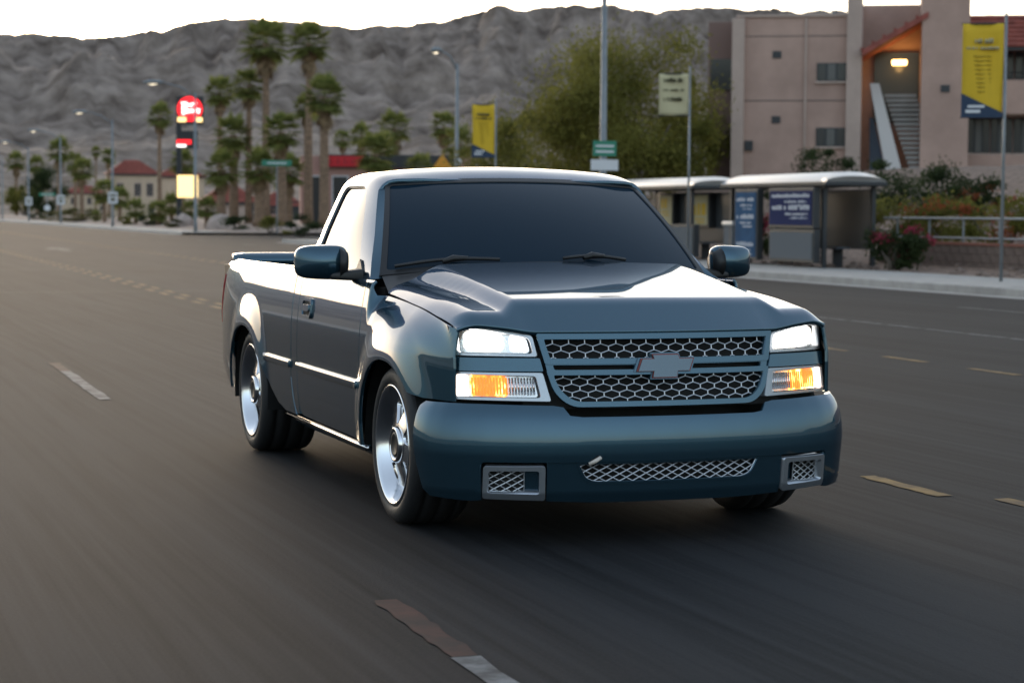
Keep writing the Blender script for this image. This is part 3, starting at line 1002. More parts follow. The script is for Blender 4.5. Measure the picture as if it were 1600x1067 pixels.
# ---- hip-roofed houses on the left
def hip_house(px0, px1, lat, py_eave, py_top, label, wall, name='house', gz=0.3, win=True, rz=None):
    l0, l1 = lon_at(px0, lat), lon_at(px1, lat)
    pm = (px0+px1)/2
    lo = lon_at(pm, lat)
    dep = (RP(lat, lo)-CAM).length
    W_ = (px1-px0)*dep/3230
    ze = z_at(pm, py_eave, lat)-gz; ztop = z_at(pm, py_top, lat)-gz
    t = empty(name, RP(lat, lo, gz), -YAW-math.atan((pm-800)/3230)+R(6), label, 'house')
    D = W_*.8
    MB().box(-W_/2, W_/2, 0, D, 0, ze).build('wall', wall, t)
    # roof with rows of tiles
    v = [(-W_/2-.4, -.4, ze), (W_/2+.4, -.4, ze), (W_/2+.4, D+.4, ze), (-W_/2-.4, D+.4, ze), (-W_*.14, D/2, ztop), (W_*.14, D/2, ztop)]
    rf = rawmesh('roof', v, [(0, 1, 5, 4), (1, 2, 5), (2, 3, 4, 5), (3, 0, 4), (3, 2, 1, 0)], M_tile, t)
    rows = 7
    for k in range(rows):
        a = k/rows
        x0 = -W_/2-.4+(W_/2+.4-W_*.14)*a; x1 = -x0
        y = -.4+(D/2+.4)*a; z = ze+(ztop-ze)*a
        MB().tube([(x0, y-.02, z+.05), (x1, y-.02, z+.05)], .07, 6).build('tile_row', M_tile, rf)
    MB().box(-W_/2-.35, W_/2+.35, -.33, -.25, ze-.28, ze-.02).build('fascia', M_steel, t)
    if win:
        for wx in ((-.18,) if W_ < 7 else (-.28, .08, .33)):
            w = MB().box(W_*wx-.55, W_*wx+.55, -.06, .02, ze*.48, ze*.80).build('window', M_stucco2, t)
            MB().box(W_*wx-.46, W_*wx+.46, -.075, -.05, ze*.50, ze*.78).build('pane', M_glassd, w)
            MB().box(W_*wx-.03, W_*wx+.03, -.085, -.07, ze*.50, ze*.78).build('mullion', M_stucco2, w)
        dw = MB().box(W_*.36-.5, W_*.36+.5, -.05, .02, 0, 2.2).build('door', M_steel, t)
        MB().box(W_*.36+.3, W_*.36+.36, -.09, -.05, 1.0, 1.12).build('handle', M_chrome, dw)
    return t
M_chrome = mat('door_metal', (0.5, 0.5, 0.5), rough=0.3, metal=1.0)
hip_house(172, 246, 40, 272, 250, 'cream two storey house with red hipped tile roof', M_cream)
hip_house(246, 318, 50, 276, 262, 'cream wing behind the black pylon sign', M_cream, win=False)
hip_house(318, 402, 36, 316, 290, 'low house with red tile roof behind the palm trunks', M_stucco2)
hip_house(408, 470, 42, 322, 300, 'pink low house with red tile roof right of the palms', M_pink)
hip_house(10, 78, 60, 290, 278, 'pale house with red roof behind the far left trees', M_cream, win=False)
hip_house(100, 168, 52, 302, 290, 'pale house with red roof behind the left palms', M_cream)

# ---- pink shop with black and red fascia behind the cab
lat = 36
lo = lon_at(600, lat)
dep = (RP(lat, lo)-CAM).length
kx = dep/3230
sh = empty('shop', RP(lat, lo, 0), -YAW-math.atan(-200/3230)+R(3), 'pink shop with black fascia, red lettering band and orange gable', 'shop')
z1 = z_at(600, 243, lat); z0 = z_at(600, 263, lat)
MB().box(-130*kx, 135*kx, 0, 8, 0, z1-.1).build('wall', M_pink, sh)
MB().box(-98*kx, 110*kx, -.5, -.05, z0, z1).build('fascia', M_blk, sh, bevel=.02)
M_dullred = mat('dull_red_letter', (0.32, 0.012, 0.02), rough=.6)
rd = MB().box(-93*kx, -33*kx, -.56, -.52, z0+.08, z1-.12).build('red_sign', mat('dull_red_sign', (0.17, 0.006, 0.01), rough=.5, emit=(.5, 0, .01), emit_s=.10), sh)
for k in range(5):
    x = -86*kx+k*11*kx
    MB().box(x, x+.20, -.585, -.56, z0+.2, z1-.25).box(x+.1, x+.3, -.585, -.56, z0+.34, z0+.42).build('letter', M_dullred, rd)
v = [(72*kx, -.6, z0-.1), (106*kx, -.6, z0-.1), (89*kx, -.6, z1+.1)]
v += [(a, b+.3, c) for a, b, c in v]
rawmesh('orange_gable', v, [(0, 1, 2), (5, 4, 3), (0, 3, 4, 1), (1, 4, 5, 2), (2, 5, 3, 0)], mat('orange_sign', (0.62, 0.27, 0.02), rough=.6), sh)
MB().tube([(113*kx, -.62, (z0+z1)/2), (113*kx, -.5, (z0+z1)/2)], .28, 20).build('round_sign', M_signw, sh)
for k in range(6):
    x = -120*kx+k*38*kx
    w = MB().box(x, x+26*kx, -.05, .03, .3, z0-.6).build('window', M_signw, sh)
    MB().box(x+.1, x+26*kx-.1, -.07, -.04, .4, z0-.7).build('pane', M_glassd, w)

# ---- the two-storey flats on the right
dA = 84.0
def cam_pt(px, dep, z=0.0):
    s = (px-800)/3230.0
    p = CAM+Vector((math.sin(YAW), math.cos(YAW), 0))*dep+Vector((math.cos(YAW), -math.sin(YAW), 0))*s*dep
    return Vector((p.x, p.y, z))
AP0 = cam_pt(1140, dA)
GZ = 3.05
ap = empty('apartment_block', (AP0.x, AP0.y, GZ), -YAW-R(10), 'two storey taupe stucco apartment block with outside staircase and red tiled roof', 'building')
pxm = dA/3230.0
def X(px): return (px-1140)*pxm*1.02
def Z(py): return CAM.z+(337-py)*pxm-GZ
def blk(name, p0, p1, y0, y1, ytop, ybot, m, parent=ap, bevel=.03):
    return MB().box(X(p0), X(p1), y0, y1, Z(ybot) if ybot is not None else -.4, Z(ytop)).build(name, m, parent, bevel=bevel)
blk('wall', 1146, 1319, 0, 9, 32, None, M_stucco)
blk('wall', 1319, 1427, 2.6, 9, 5, None, M_stucco)
blk('corner_pier', 1139, 1158, -.25, 1, 34, None, M_stucco2)
blk('corner_pier', 1311, 1334, -.35, 2.7, 5, None, M_stucco2)
blk('stair_tower', 1421, 1491, -.8, 4, -14, None, M_stucco)
blk('wall', 1491, 1680, 2.4, 9, 62, None, M_stucco)
blk('balcony_wing', 1098, 1140, 1.5, 8, 33, None, mat('brown_stucco', (0.20, 0.13, 0.11), rough=.95))
# parapet caps
for p0, p1, y0, y1, yt in ((1145, 1320, -.04, 9, 32), (1424, 1491, -.85, 4, -14)):
    MB().box(X(p0), X(p1), y0-.05, y1, Z(yt), Z(yt)+.09).build('parapet_cap', M_stucco2, ap)
def window(p0, p1, yt, yb, y):
    w = MB().box(X(p0), X(p1), y-.06, y+.03, Z(yb), Z(yt)).build('window', M_steel, ap)
    n = 3
    for k in range(n):
        a, b = X(p0)+(X(p1)-X(p0))*k/n+.04, X(p0)+(X(p1)-X(p0))*(k+1)/n-.04
        MB().box(a, b, y-.085, y-.05, Z(yb)+.05, Z(yt)-.05).build('pane', M_glassd if k % 2 == 0 else M_blind, w)
    MB().box(X(p0)-.06, X(p1)+.06, y-.12, y-.02, Z(yb)-.08, Z(yb)).build('sill', M_stucco2, ap)
window(1267, 1311, 103, 131, 0)
window(1267, 1311, 202, 231, 0)
for p0, p1 in ((1494, 1528), (1530, 1562), (1564, 1600)):
    window(p0, p1, 80, 124, 2.4)
    window(p0, p1, 184, 238, 2.4)
for p0, p1, yt in ((1491, 1680, 128), (1491, 1680, 242)):
    MB().box(X(p0), X(p1), .9, 1.1, Z(yt+52), Z(yt)).build('balcony_wall', M_stucco, ap, bevel=.02)
    MB().box(X(p0), X(p1), 1.1, 2.4, Z(yt+54), Z(yt+48)).build('balcony_slab', M_stucco2, ap)
MB().box(X(1102), X(1136), 1.4, 1.52, Z(140), Z(92)).build('balcony_opening', M_glassd, ap)
MB().box(X(1160), X(1172), -.14, 0, Z(237), Z(222)).build('meter_box', M_steel, ap)
# tiled roof over the right wing, each course its own piece
rf = MB().add([(X(1489), .3, Z(78)), (X(1690), .3, Z(78)), (X(1690), 3.4, Z(20)), (X(1489), 3.4, Z(20))], [(0, 1, 2, 3)]).build('roof', M_tile, ap)
for k in range(7):
    t = k/7
    MB().tube([(X(1489), .3+3.1*t, Z(78-58*t)+.04), (X(1690), .3+3.1*t, Z(78-58*t)+.04)], .085, 6).build('tile_course', M_tile, rf)
MB().box(X(1489), X(1690), .34, .44, Z(84), Z(77)).build('eave', M_steel, ap)
# porch roof over the stair
v = [(X(1334), -.9, Z(86)), (X(1430), -.9, Z(29)), (X(1430), 2.6, Z(29)), (X(1334), 2.6, Z(86))]
v2 = [(a, b, c-.22) for a, b, c in v]
pr = rawmesh('porch_roof', v+v2, [(0, 1, 2, 3), (7, 6, 5, 4), (0, 4, 5, 1), (1, 5, 6, 2), (2, 6, 7, 3), (3, 7, 4, 0)], M_tile, ap)
for k in range(6):
    t = k/6
    MB().tube([(X(1334+96*t), -.93, Z(86-57*t)+.05), (X(1334+96*t), 2.6, Z(86-57*t)+.05)], .07, 6).build('tile_course', M_tile, pr)
MB().box(X(1352), X(1424), 2.45, 2.62, Z(190), Z(80)).build('landing_door', M_glassd, ap)
# downpipe, vents, control joints, air-conditioner, roof vents
MB().tube([(X(1250), -.06, Z(34)), (X(1250), -.06, -.3)], .05, 8).build('downpipe', M_stucco2, ap)
for p, y_ in ((1200, 95), (1200, 195), (1450, 150)):
    MB().box(X(p), X(p)+.35, -.04 if p < 1400 else -.84, .02, Z(y_), Z(y_)+.28).build('wall_vent', M_steel, ap)
MB().box(X(1158), X(1311), -.012, .02, Z(161), Z(161)+.035).build('control_joint', M_steel, ap)
MB().box(X(1158), X(1311), -.012, .02, Z(62), Z(62)+.03).build('control_joint', M_steel, ap)
for k, p in enumerate((1190, 1225, 1290)):
    MB().tube([(X(p), 2.5, Z(32)), (X(p), 2.5, Z(32)+.25+.12*k)], .09+.03*k, 8).build('roof_vent', M_galv, ap)
for k in range(14):
    xx = X(1495)+k*.32
    MB().tube([(xx, .95, Z(128)), (xx, .95, Z(128)+.28)], .014, 5).build('baluster', M_steel, ap)
MB().tube([(X(1493), .95, Z(128)+.29), (X(1660), .95, Z(128)+.29)], .025, 6).build('handrail', M_steel, ap)
# porch lamp
pl_ = MB().box(X(1379), X(1401), 1.8, 2.1, Z(101), Z(94)).build('porch_lamp', M_sodium, ap, bevel=.03)
ld = bpy.data.lights.new('porch_light', 'POINT'); ld.energy = 4; ld.color = (1.0, 0.55, 0.18); ld.shadow_soft_size = .15
lo_ = bpy.data.objects.new('porch_light', ld); link(lo_, ap); lo_.location = (X(1390), 1.4, Z(103))
# staircase: stringer, treads, solid white balustrade
n = 17
for k in range(n):
    t = k/(n-1)
    MB().box(X(1372+40*t)-.1, X(1372+40*t)+1.15, .5-1.2*t, .85-1.2*t, Z(150+118*t)-.12, Z(150+118*t)).build('stair_tread', M_conc, ap)
v = [(X(1346), .3, Z(134)), (X(1360), .3, Z(134)), (X(1396), -1.2, Z(272)), (X(1372), -1.2, Z(272))]
v += [(a, b-.16, c) for a, b, c in v]
rawmesh('balustrade', v, [(0, 1, 2, 3), (7, 6, 5, 4), (0, 4, 5, 1), (1, 5, 6, 2), (2, 6, 7, 3), (3, 7, 4, 0)], mat('white_stucco', (0.50, 0.46, 0.43), rough=.9), ap)
v = [(X(1346), .9, Z(185)), (X(1352), .9, Z(185)), (X(1372), .2, Z(272)), (X(1348), .2, Z(272))]
v += [(a, b+.1, c) for a, b, c in v]
rawmesh('stair_screen', v, [(0, 1, 2, 3), (7, 6, 5, 4), (0, 4, 5, 1), (1, 5, 6, 2), (2, 6, 7, 3), (3, 7, 4, 0)], mat('slate_blue_door', (0.035, 0.05, 0.075), rough=.5), ap)

# ---- bus shelters
def shelter(px0, px1, lat, label, posters):
    l1, l0 = lon_at(px0, lat), lon_at(px1, lat)
    t = empty('bus_shelter', RP(lat, (l0+l1)/2, .14), ROAD_ROT, label, 'bus shelter', 'bus shelters')
    L = (l1-l0)/2
    # curved roof running along the road
    prof = []
    for k in range(13):
        a = math.pi*k/12
        prof.append((-.80*math.cos(a), 2.28+.24*math.sin(a)**.9))
    v, f = [], []
    for y in (-L, -L*.9, 0, L*.9, L):
        e = .55 if abs(y) == L else 1.0
        for x, z in prof: v.append((x, y, 2.28+(z-2.28)*e))
    for i in range(4):
        for k in range(12): f.append((i*13+k, i*13+k+1, (i+1)*13+k+1, (i+1)*13+k))
    f.append(tuple(range(13))); f.append(tuple(52+k for k in range(12, -1, -1)))
    rawmesh('roof', [(a, b, c-.2) for a, b, c in v], f, M_alum, t, smooth=True)
    MB().box(-.83, .83, -L-.03, L+.03, 1.97, 2.075).build('roof_beam', M_steel, t, bevel=.02)
    for x in (-.65, .65):
        for y in (-L*.88, L*.88):
            MB().box(x-.05, x+.05, y-.05, y+.05, 0, 1.98).build('post', M_steel, t)
    MB().box(.62, .66, -L*.85, L*.85, .45, 1.9).build('back_pane', mat('smoked_pane', (0.06, 0.065, 0.07), rough=.2) if 'smoked_pane' not in bpy.data.materials else bpy.data.materials['smoked_pane'], t)
    b = MB().box(.12, .50, -L*.6, L*.5, .44, .50).build('bench', M_grey, t, bevel=.01)
    for y in (-L*.5, L*.4): MB().box(.18, .44, y-.03, y+.03, 0, .44).build('bench_leg', M_steel, b)
    for (y0, y1, x, z0, z1, m, bars) in posters:
        p = MB().box(x-.09, x+.09, L*y0, L*y1, z0, z1).build('poster_case', M_steel, t, bevel=.02)
        MB().box(x-.105, x-.091, L*y0+.08, L*y1-.08, z0+.08, z1-.08).build('poster', m, p)
        for k, (zz, hh, cm) in enumerate(bars):
            gb = MB()
            for (za, ha, ya, yb) in ((zz, hh, L*y0+.2, L*y1-.2), (zz-.13, .06, L*y0+.3, L*y0+.3+(L*y1-L*y0)*.5), (zz-.22, .05, L*y0+.3, L*y0+.3+(L*y1-L*y0)*.38)):
                yy = ya
                while yy < yb:
                    g = rng.uniform(.4, .9)*ha
                    if rng.random() > .14: gb.box(x-.112, x-.106, yy, min(yb+.01, yy+g), z0+za, z0+za+ha*rng.uniform(.65, 1))
                    yy += g+ha*.3
            tag(gb.build('poster_print', cm, p), kind='stuff')
    return t
M_ptxt = mat('poster_white', (0.42, 0.47, 0.54), rough=.5)
shelter(1168, 1335, 19.8, 'right bus shelter with white curved roof and two blue poster cases',
        [(.16, .62, -.85, .12, 1.93, M_blue, [(1.5, .10, M_ptxt), (1.05, .12, M_ptxt), (.35, .12, M_ptxt)]),
         (-.88, -.06, -.85, .95, 1.94, M_navy, [(.75, .10, M_ptxt), (.45, .12, M_ptxt)]),
         (-.88, -.06, -.83, .12, .93, M_grey, [])])
shelter(985, 1122, 19.8, 'left bus shelter with white curved roof and yellow posters, partly behind the truck',
        [(-.50, -.10, .50, .9, 1.9, M_bcream, [(.35, .4, M_byel)]),
         (.30, .62, .50, .5, 1.9, M_bcream, [(.95, .3, M_byel)]),
         (.0, .26, -.85, .12, 1.7, M_byel, [(1.2, .1, M_bcream)]),
         (-.95, -.30, -.6, .10, 1.0, M_grey, [])])
# litter bin between the shelters
lo = lon_at(1152, 19.4)
b = empty('litter_bin', RP(19.4, lo, .14), ROAD_ROT, 'grey square litter bin between the two bus shelters', 'litter bin')
MB().box(-.3, .3, -.3, .3, .05, .98).build('bin_body', M_grey, b, bevel=.03)
MB().box(-.34, .34, -.34, .34, .98, 1.10).build('bin_lid', M_alum, b, bevel=.03)
MB().box(-.26, .26, -.315, -.30, .62, .84).build('bin_mouth', M_blk, b)

# ---- low wall with railing along the bank
def low_wall(lat, l0, l1):
    t = empty('garden_wall', RP(lat, (l0+l1)/2, 0), ROAD_ROT, 'low brown block wall with a grey railing on top, right of the shelters', 'wall')
    L = (l1-l0)/2
    g = bank_h(lat, (l0+l1)/2)
    y = -L
    base = None
    r = random.Random(2)
    mb_ = mat('brown_block', (0.15, 0.105, 0.085), rough=.95, vary=.25, scale=5)
    for row in range(3):
        y = -L-(.2 if row % 2 else 0)
        while y < L:
            if base is None:
                base = MB().box(-.1, .1, .006, .394, .004, .196).build('block', mb_, t); o = base
            else:
                o = base.copy(); link(o, t)
            o.location = (r.uniform(-.006, .006), y, g-.1+row*.2)
            y += .4
    MB().box(-.13, .13, -L-.2, L+.2, g+.5, g+.56).build('coping', mat('red_coping', (0.24, 0.09, 0.06), rough=.9), t)
    rl = MB().tube([(0, -L, g+1.12), (0, L, g+1.12)], .03, 8).build('top_rail', M_galv, t)
    MB().tube([(0, -L, g+.66), (0, L, g+.66)], .025, 8).build('bottom_rail', M_galv, t)
    y = -L
    while y <= L:
        MB().tube([(0, y, g+.5), (0, y, g+1.12)], .025, 6).build('rail_post', M_galv, t)
        y += 1.6
low_wall(21.9, 16, 37.5)
# ================================================================== PICKUP TRUCK
M_paint = mat('slate_paint', (0.036, 0.088, 0.126), rough=0.26, metal=0.8, coat=1.0, coat_rough=0.015)
M_paint.node_tree.nodes['Principled BSDF'].inputs['Coat IOR'].default_value = 1.5
M_paint.node_tree.nodes['Principled BSDF'].inputs['Specular Tint'].default_value = (0.17, 0.28, 0.37, 1)
M_dark = mat('black_plastic', (0.012, 0.012, 0.013), rough=0.45)
M_black = mat('underbody_black', (0.006, 0.006, 0.006), rough=0.8)
M_rubber = mat('tyre_rubber', (0.016, 0.016, 0.017), rough=0.62, bump=0.15, bump_scale=60)
M_alloy = mat('polished_alloy', (0.78, 0.79, 0.81), rough=0.16, metal=1.0)
M_chrome = mat('chrome', (0.8, 0.8, 0.82), rough=0.07, metal=1.0)
M_mesh = mat('silver_mesh', (0.62, 0.63, 0.65), rough=0.32, metal=0.8)
M_satin = mat('satin_silver', (0.42, 0.45, 0.49), rough=0.3, metal=0.85)
M_tint = mat('tinted_glass', (0.004, 0.016, 0.030), rough=0.015, spec=0.2, ior=1.45)
M_tint_side = mat('tinted_side_glass', (0.004, 0.011, 0.020), rough=0.015, ior=1.8)
M_head = mat('headlight_lit', (0.9, 0.9, 0.9), rough=0.3, emit=(1.0, 0.90, 0.78), emit_s=3.4)
M_reflector = mat('lamp_reflector', (0.75, 0.75, 0.76), rough=0.22, metal=0.9, bump=0.15, bump_scale=45)
M_amber = mat('amber_lit', (0.9, 0.35, 0.03), rough=0.3, emit=(1.0, 0.27, 0.012), emit_s=0.75)
nt_ = M_amber.node_tree
_p = nt_.nodes['Principled BSDF']
_tc = nt_.nodes.new('ShaderNodeTexCoord')
_n = nt_.nodes.new('ShaderNodeTexNoise'); _n.inputs['Scale'].default_value = 15; _n.inputs['Detail'].default_value = 3
_mp = nt_.nodes.new('ShaderNodeMapping'); _mp.inputs['Scale'].default_value = (1.5, 1, .8)
nt_.links.new(_tc.outputs['Object'], _mp.inputs[0]); nt_.links.new(_mp.outputs[0], _n.inputs['Vector'])
_r = nt_.nodes.new('ShaderNodeValToRGB')
_r.color_ramp.elements[0].position = .40; _r.color_ramp.elements[0].color = (0.55, 0.085, 0.002, 1)
_r.color_ramp.elements[1].position = .62; _r.color_ramp.elements[1].color = (4.0, 2.3, 0.6, 1)
_e = _r.color_ramp.elements.new(.52); _e.color = (1.1, 0.30, 0.015, 1)
nt_.links.new(_n.outputs['Fac'], _r.inputs[0]); nt_.links.new(_r.outputs[0], _p.inputs['Emission Color'])
M_marker = mat('side_marker_lit', (0.95, 0.8, 0.7), rough=0.25, emit=(1.0, 0.80, 0.68), emit_s=1.0)
M_amber_rib = mat('amber_rib', (0.75, 0.22, 0.03), rough=0.2, emit=(1.0, 0.30, 0.02), emit_s=0.35)
M_red = mat('red_lens', (0.35, 0.01, 0.01), rough=0.1, coat=1.0)
M_emb = mat('emblem_edge', (0.16, 0.03, 0.025), rough=0.35, metal=0.4)
M_embf = mat('emblem_satin', (0.075, 0.105, 0.13), rough=0.25, metal=0.8, coat=1.0)
M_strap = mat('bare_metal_tab', (0.62, 0.55, 0.48), rough=0.4)

def glass_clear(name):
    m = bpy.data.materials.new(name)
    m.use_nodes = True
    nt = m.node_tree
    nt.nodes.clear()
    o = nt.nodes.new('ShaderNodeOutputMaterial')
    mix = nt.nodes.new('ShaderNodeMixShader')
    tr = nt.nodes.new('ShaderNodeBsdfTransparent')
    gl = nt.nodes.new('ShaderNodeBsdfGlossy')
    gl.inputs['Roughness'].default_value = 0.02
    fr = nt.nodes.new('ShaderNodeFresnel')
    fr.inputs['IOR'].default_value = 1.45
    nt.links.new(fr.outputs[0], mix.inputs[0])
    nt.links.new(tr.outputs[0], mix.inputs[1])
    nt.links.new(gl.outputs[0], mix.inputs[2])
    nt.links.new(mix.outputs[0], o.inputs['Surface'])
    return m
M_lens = glass_clear('clear_lens')

truck = empty('pickup_truck', (0, 0, 0), 0, 'lowered slate blue pickup truck with lit headlights driving towards the viewer', 'pickup truck')
WB, TR, TXO = 3.023, 0.359, 0.969

# ---- hood surface
def yf(x):
    return -0.835+0.17*(np.abs(x)/0.87)**2.3
SEAM_Y = [-0.70, -0.66, -0.60, -0.472, -0.225, 0.05, 0.25, 0.40]
SEAM_Z = [0.914, 0.920, 0.931, 0.953, 0.985, 1.007, 1.018, 1.024]
def seam_z(y):
    y = np.asarray(y, float)
    return sum(np.interp(y+o, SEAM_Y, SEAM_Z) for o in (-.06, -.03, 0, .03, .06))/5
def ipol(y, xs_, zs_, w=0.09):
    return sum(np.interp(y+o*w, xs_, zs_) for o in (-1, -.66, -.33, 0, .33, .66, 1))/7
def hood_z(x, y):
    ax = np.abs(x)
    zl = ipol(y, [-1.0, -0.60, -0.32, 0, 0.27, 0.75], [0.928, 0.988, 1.024, 1.050, 1.069, 1.096])
    zl = zl + 0.012*(1-(ax/0.85)**2)
    zp = ipol(y, [-1.0, -0.62, 0, 0.8], [0.985, 1.028, 1.113, 1.215]) + 0.014*(1-(ax/0.62)**2)
    xe = ipol(y, [-0.9, -0.7, -0.1, 0.45, 0.7], [0.558, 0.565, 0.60, 0.60, 0.60], 0.2)
    wd = ipol(y, [-0.9, -0.7, 0.0, 0.4, 0.7], [0.095, 0.095, 0.115, 0.21, 0.28], 0.2)
    t = np.clip((ax-xe)/wd, 0, 1)
    t = t*t*(3-2*t)
    z = zp*(1-t)+zl*t
    d = y-yf(x)
    ze = ipol(ax, [-1, 0.53, 0.562, 0.67, 0.78, 1.0], [0.911, 0.911, 0.909, 0.927, 0.938, 0.934], 0.035)
    zf = ze+0.66*d
    k = 0.022
    h = np.clip(0.5+0.5*(zf-z)/k, 0, 1)
    z = zf*(1-h)+z*h-k*h*(1-h)
    r = np.clip((ax-0.775)/0.103, 0, 1.2)
    z = z-np.maximum(z-seam_z(y), 0)*r**2.2
    return z

# ---- body side surface: half width as a function of (y, z)
def arch_q(y, z, yc):
    dy = np.abs(y-yc)
    dz = np.maximum(z-0.34, 0)
    return (dy**2.3+dz**2.3)**(1/2.3)
def S(y, z):
    y = np.asarray(y, float); z = np.asarray(z, float)
    x = 0.985 - 0.335*np.maximum(z-0.74, 0)**2 - 0.22*np.maximum(0.58-z, 0)**2
    t = np.clip((z-1.055)/0.045, 0, .97)
    x = x - 0.045*(1-np.sqrt(1-t*t))
    x = x - 0.36*np.maximum(-(y+0.15), 0)**2 - 0.11*np.maximum(z-0.80, 0)*np.clip(-(y-.3), 0, 1)
    x = x - 0.075*np.maximum(y-3.2, 0)**2
    tr = np.clip((y-4.0)/0.15, 0, .95)
    x = x - 0.10*(1-np.sqrt(1-tr*tr))
    for yc in (0.0, WB):
        q = arch_q(y, z, yc)
        x = x + 0.030*(1-sstep(0.40, 0.60, q))
    # fender rolls over to meet the hood
    zs = seam_z(y)-0.004
    tt = np.clip((z-(zs-0.15))/0.15, 0, 1.2)*(1-sstep(0.36, 0.43, y))
    x = x - np.maximum(x-0.886, 0)*tt**2.4
    return x
def side(sgn, off=0.0):
    return lambda y, z: (sgn*(S(y, z)+off), y, z)

def arch_pts(yc, a, b, z_end0, z_end1, n=26, p=2.3, a2=None):
    """arch from +y side (rear) over the top to the -y side"""
    a2 = a2 or a
    out = []
    for k in range(n+1):
        th = math.pi*k/n
        c, s_ = math.cos(th), math.sin(th)
        aa = a if c > 0 else a2
        y = yc+aa*math.copysign(abs(c)**(2/p), c)
        z = 0.35+b*abs(s_)**(2/p)
        if c > 0 and z < z_end0: continue
        if c < 0 and z < z_end1: continue
        out.append((y, z))
    return out

for sgn in (-1, 1):
    outd = (sgn, 0, 0)
    # front fender
    arch = arch_pts(0, 0.405, 0.395, 0.36, 0.598, a2=0.45)
    fend = [(0.495, 1.088), (0.495, 0.62), (0.492, 0.45), (0.455, 0.315)] + [(0.40, 0.315)] + arch + \
           [(-0.47, 0.612), (-0.672, 0.612), (-0.672, 0.75), (-0.664, 0.86), (-0.662, 0.905)] + [(float(q), float(seam_z(q))-0.004) for q in np.linspace(-0.655, 0.385, 30)] + [(0.40, 1.05), (0.405, 1.088)]
    fo = panel('fender', fend, side(sgn), M_paint, truck, step=0.015, out=outd)
    # door with handle, moulding
    dr = rounded([(0.505, 1.088), (1.755, 1.088), (1.765, 0.60), (1.74, 0.335), (0.465, 0.325), (0.50, 0.45), (0.505, 0.62)], [0.0, 0.0, 0.1, .09, .02, .05, .05])
    door = panel('door', dr, side(sgn), M_paint, truck, step=0.03, out=outd)
    mo = rounded([(0.512, 0.612), (1.75, 0.612), (1.75, 0.567), (0.512, 0.567)], 0.006, 2)
    def mold(sg):
        return lambda y, z: (sg*(S(y, z)+0.006+0.008*np.sqrt(np.clip(1-((z-0.59)/0.024)**2, 0, 1))), y, z)
    panel('moulding', mo, mold(sgn), M_paint, door, step=0.012, out=outd, flange=0.016)
    hb = rounded([(1.46, 0.962), (1.655, 0.962), (1.655, 0.855), (1.46, 0.855)], 0.03)
    hole = rounded([(1.475, 0.945), (1.64, 0.945), (1.64, 0.872), (1.475, 0.872)], 0.022)
    hd = panel('door_handle', hb, side(sgn, 0.012), M_paint, door, holes=[hole], step=0.015, out=outd, flange=0.02)
    panel('handle_recess', hole, side(sgn, 0.003), M_black, hd, step=0.03, out=outd, flange=0)
    lev = rounded([(1.478, 0.928), (1.60, 0.928), (1.60, 0.893), (1.478, 0.893)], 0.012)
    panel('handle_lever', lev, side(sgn, 0.02), M_paint, hd, step=0.012, out=outd, flange=0.02)
    # cab corner behind the door
    cc = [(1.765, 1.088), (1.895, 1.088), (1.895, 0.52), (1.86, 0.40), (1.815, 0.335), (1.752, 0.335), (1.775, 0.60)]
    panel('cab_corner', cc, side(sgn), M_paint, truck, step=0.03, out=outd)
    # bed side
    rarch = arch_pts(WB, 0.42, 0.392, 0.33, 0.60)
    bed = [(1.912, 1.095), (1.912, 0.52), (1.88, 0.40), (1.84, 0.325), (2.08, 0.325), (2.25, 0.355), (2.40, 0.42), (2.50, 0.48), (2.575, 0.545)] + \
        rarch[::-1] + [(3.50, 0.335), (3.72, 0.36), (4.08, 0.50), (4.135, 0.52), (4.14, 1.0), (4.12, 1.095)]
    bo = panel('bed_side', bed, side(sgn), M_paint, truck, step=0.022, out=outd)
    mo2 = rounded([(1.918, 0.612), (2.53, 0.612), (2.50, 0.567), (1.918, 0.567)], 0.006, 2)
    panel('moulding', mo2, mold(sgn), M_paint, bo, step=0.012, out=outd, flange=0.016)
    tl = rounded([(3.99, 1.02), (4.138, 1.02), (4.138, 0.70), (4.06, 0.70)], 0.015)
    panel('tail_light', tl, side(sgn, 0.006), M_red, truck, step=0.02, out=outd)
    # bed rail cap
    MB().tube([(sgn*(S(y, 1.095)-0.03), y, 1.083) for y in np.linspace(1.92, 4.10, 14)], 0.03, 10).build('bed_rail', M_paint, truck, smooth=True)
    # rocker with bright lower edge
    def rock(sg):
        return lambda y, z: (sg*(0.962-0.9*np.maximum(0.30-z, 0)), y, z)
    panel('rocker', [(0.42, 0.312), (1.83, 0.318), (1.95, 0.312), (1.95, 0.262), (0.42, 0.262)], rock(sgn), M_paint, truck, step=0.03, out=outd)
    MB().tube([(sgn*0.958, 0.41, 0.298), (sgn*0.962, 0.6, 0.299), (sgn*0.962, 1.4, 0.305), (sgn*0.958, 2.08, 0.308)], 0.011, 10).build('rocker_trim', M_chrome, truck, smooth=True)
    # wheel-arch liners
    for yc in (0.0, WB):
        mb = MB()
        n = 20
        vs, fs = [], []
        for k in range(n+1):
            th = math.pi*1.1*k/n - 0.05*math.pi
            vs.append((sgn*0.965, yc+0.46*math.cos(th), 0.35+0.44*math.sin(th)))
            vs.append((sgn*0.45, yc+0.46*math.cos(th), 0.35+0.44*math.sin(th)))
        for k in range(n):
            fs.append((2*k, 2*k+1, 2*k+3, 2*k+2))
        vs.append((sgn*0.45, yc, 0.35))
        for k in range(n):
            fs.append((2*k+1, len(vs)-1, 2*k+3))
        rawmesh('wheel_arch_liner', vs, fs, M_black, truck)

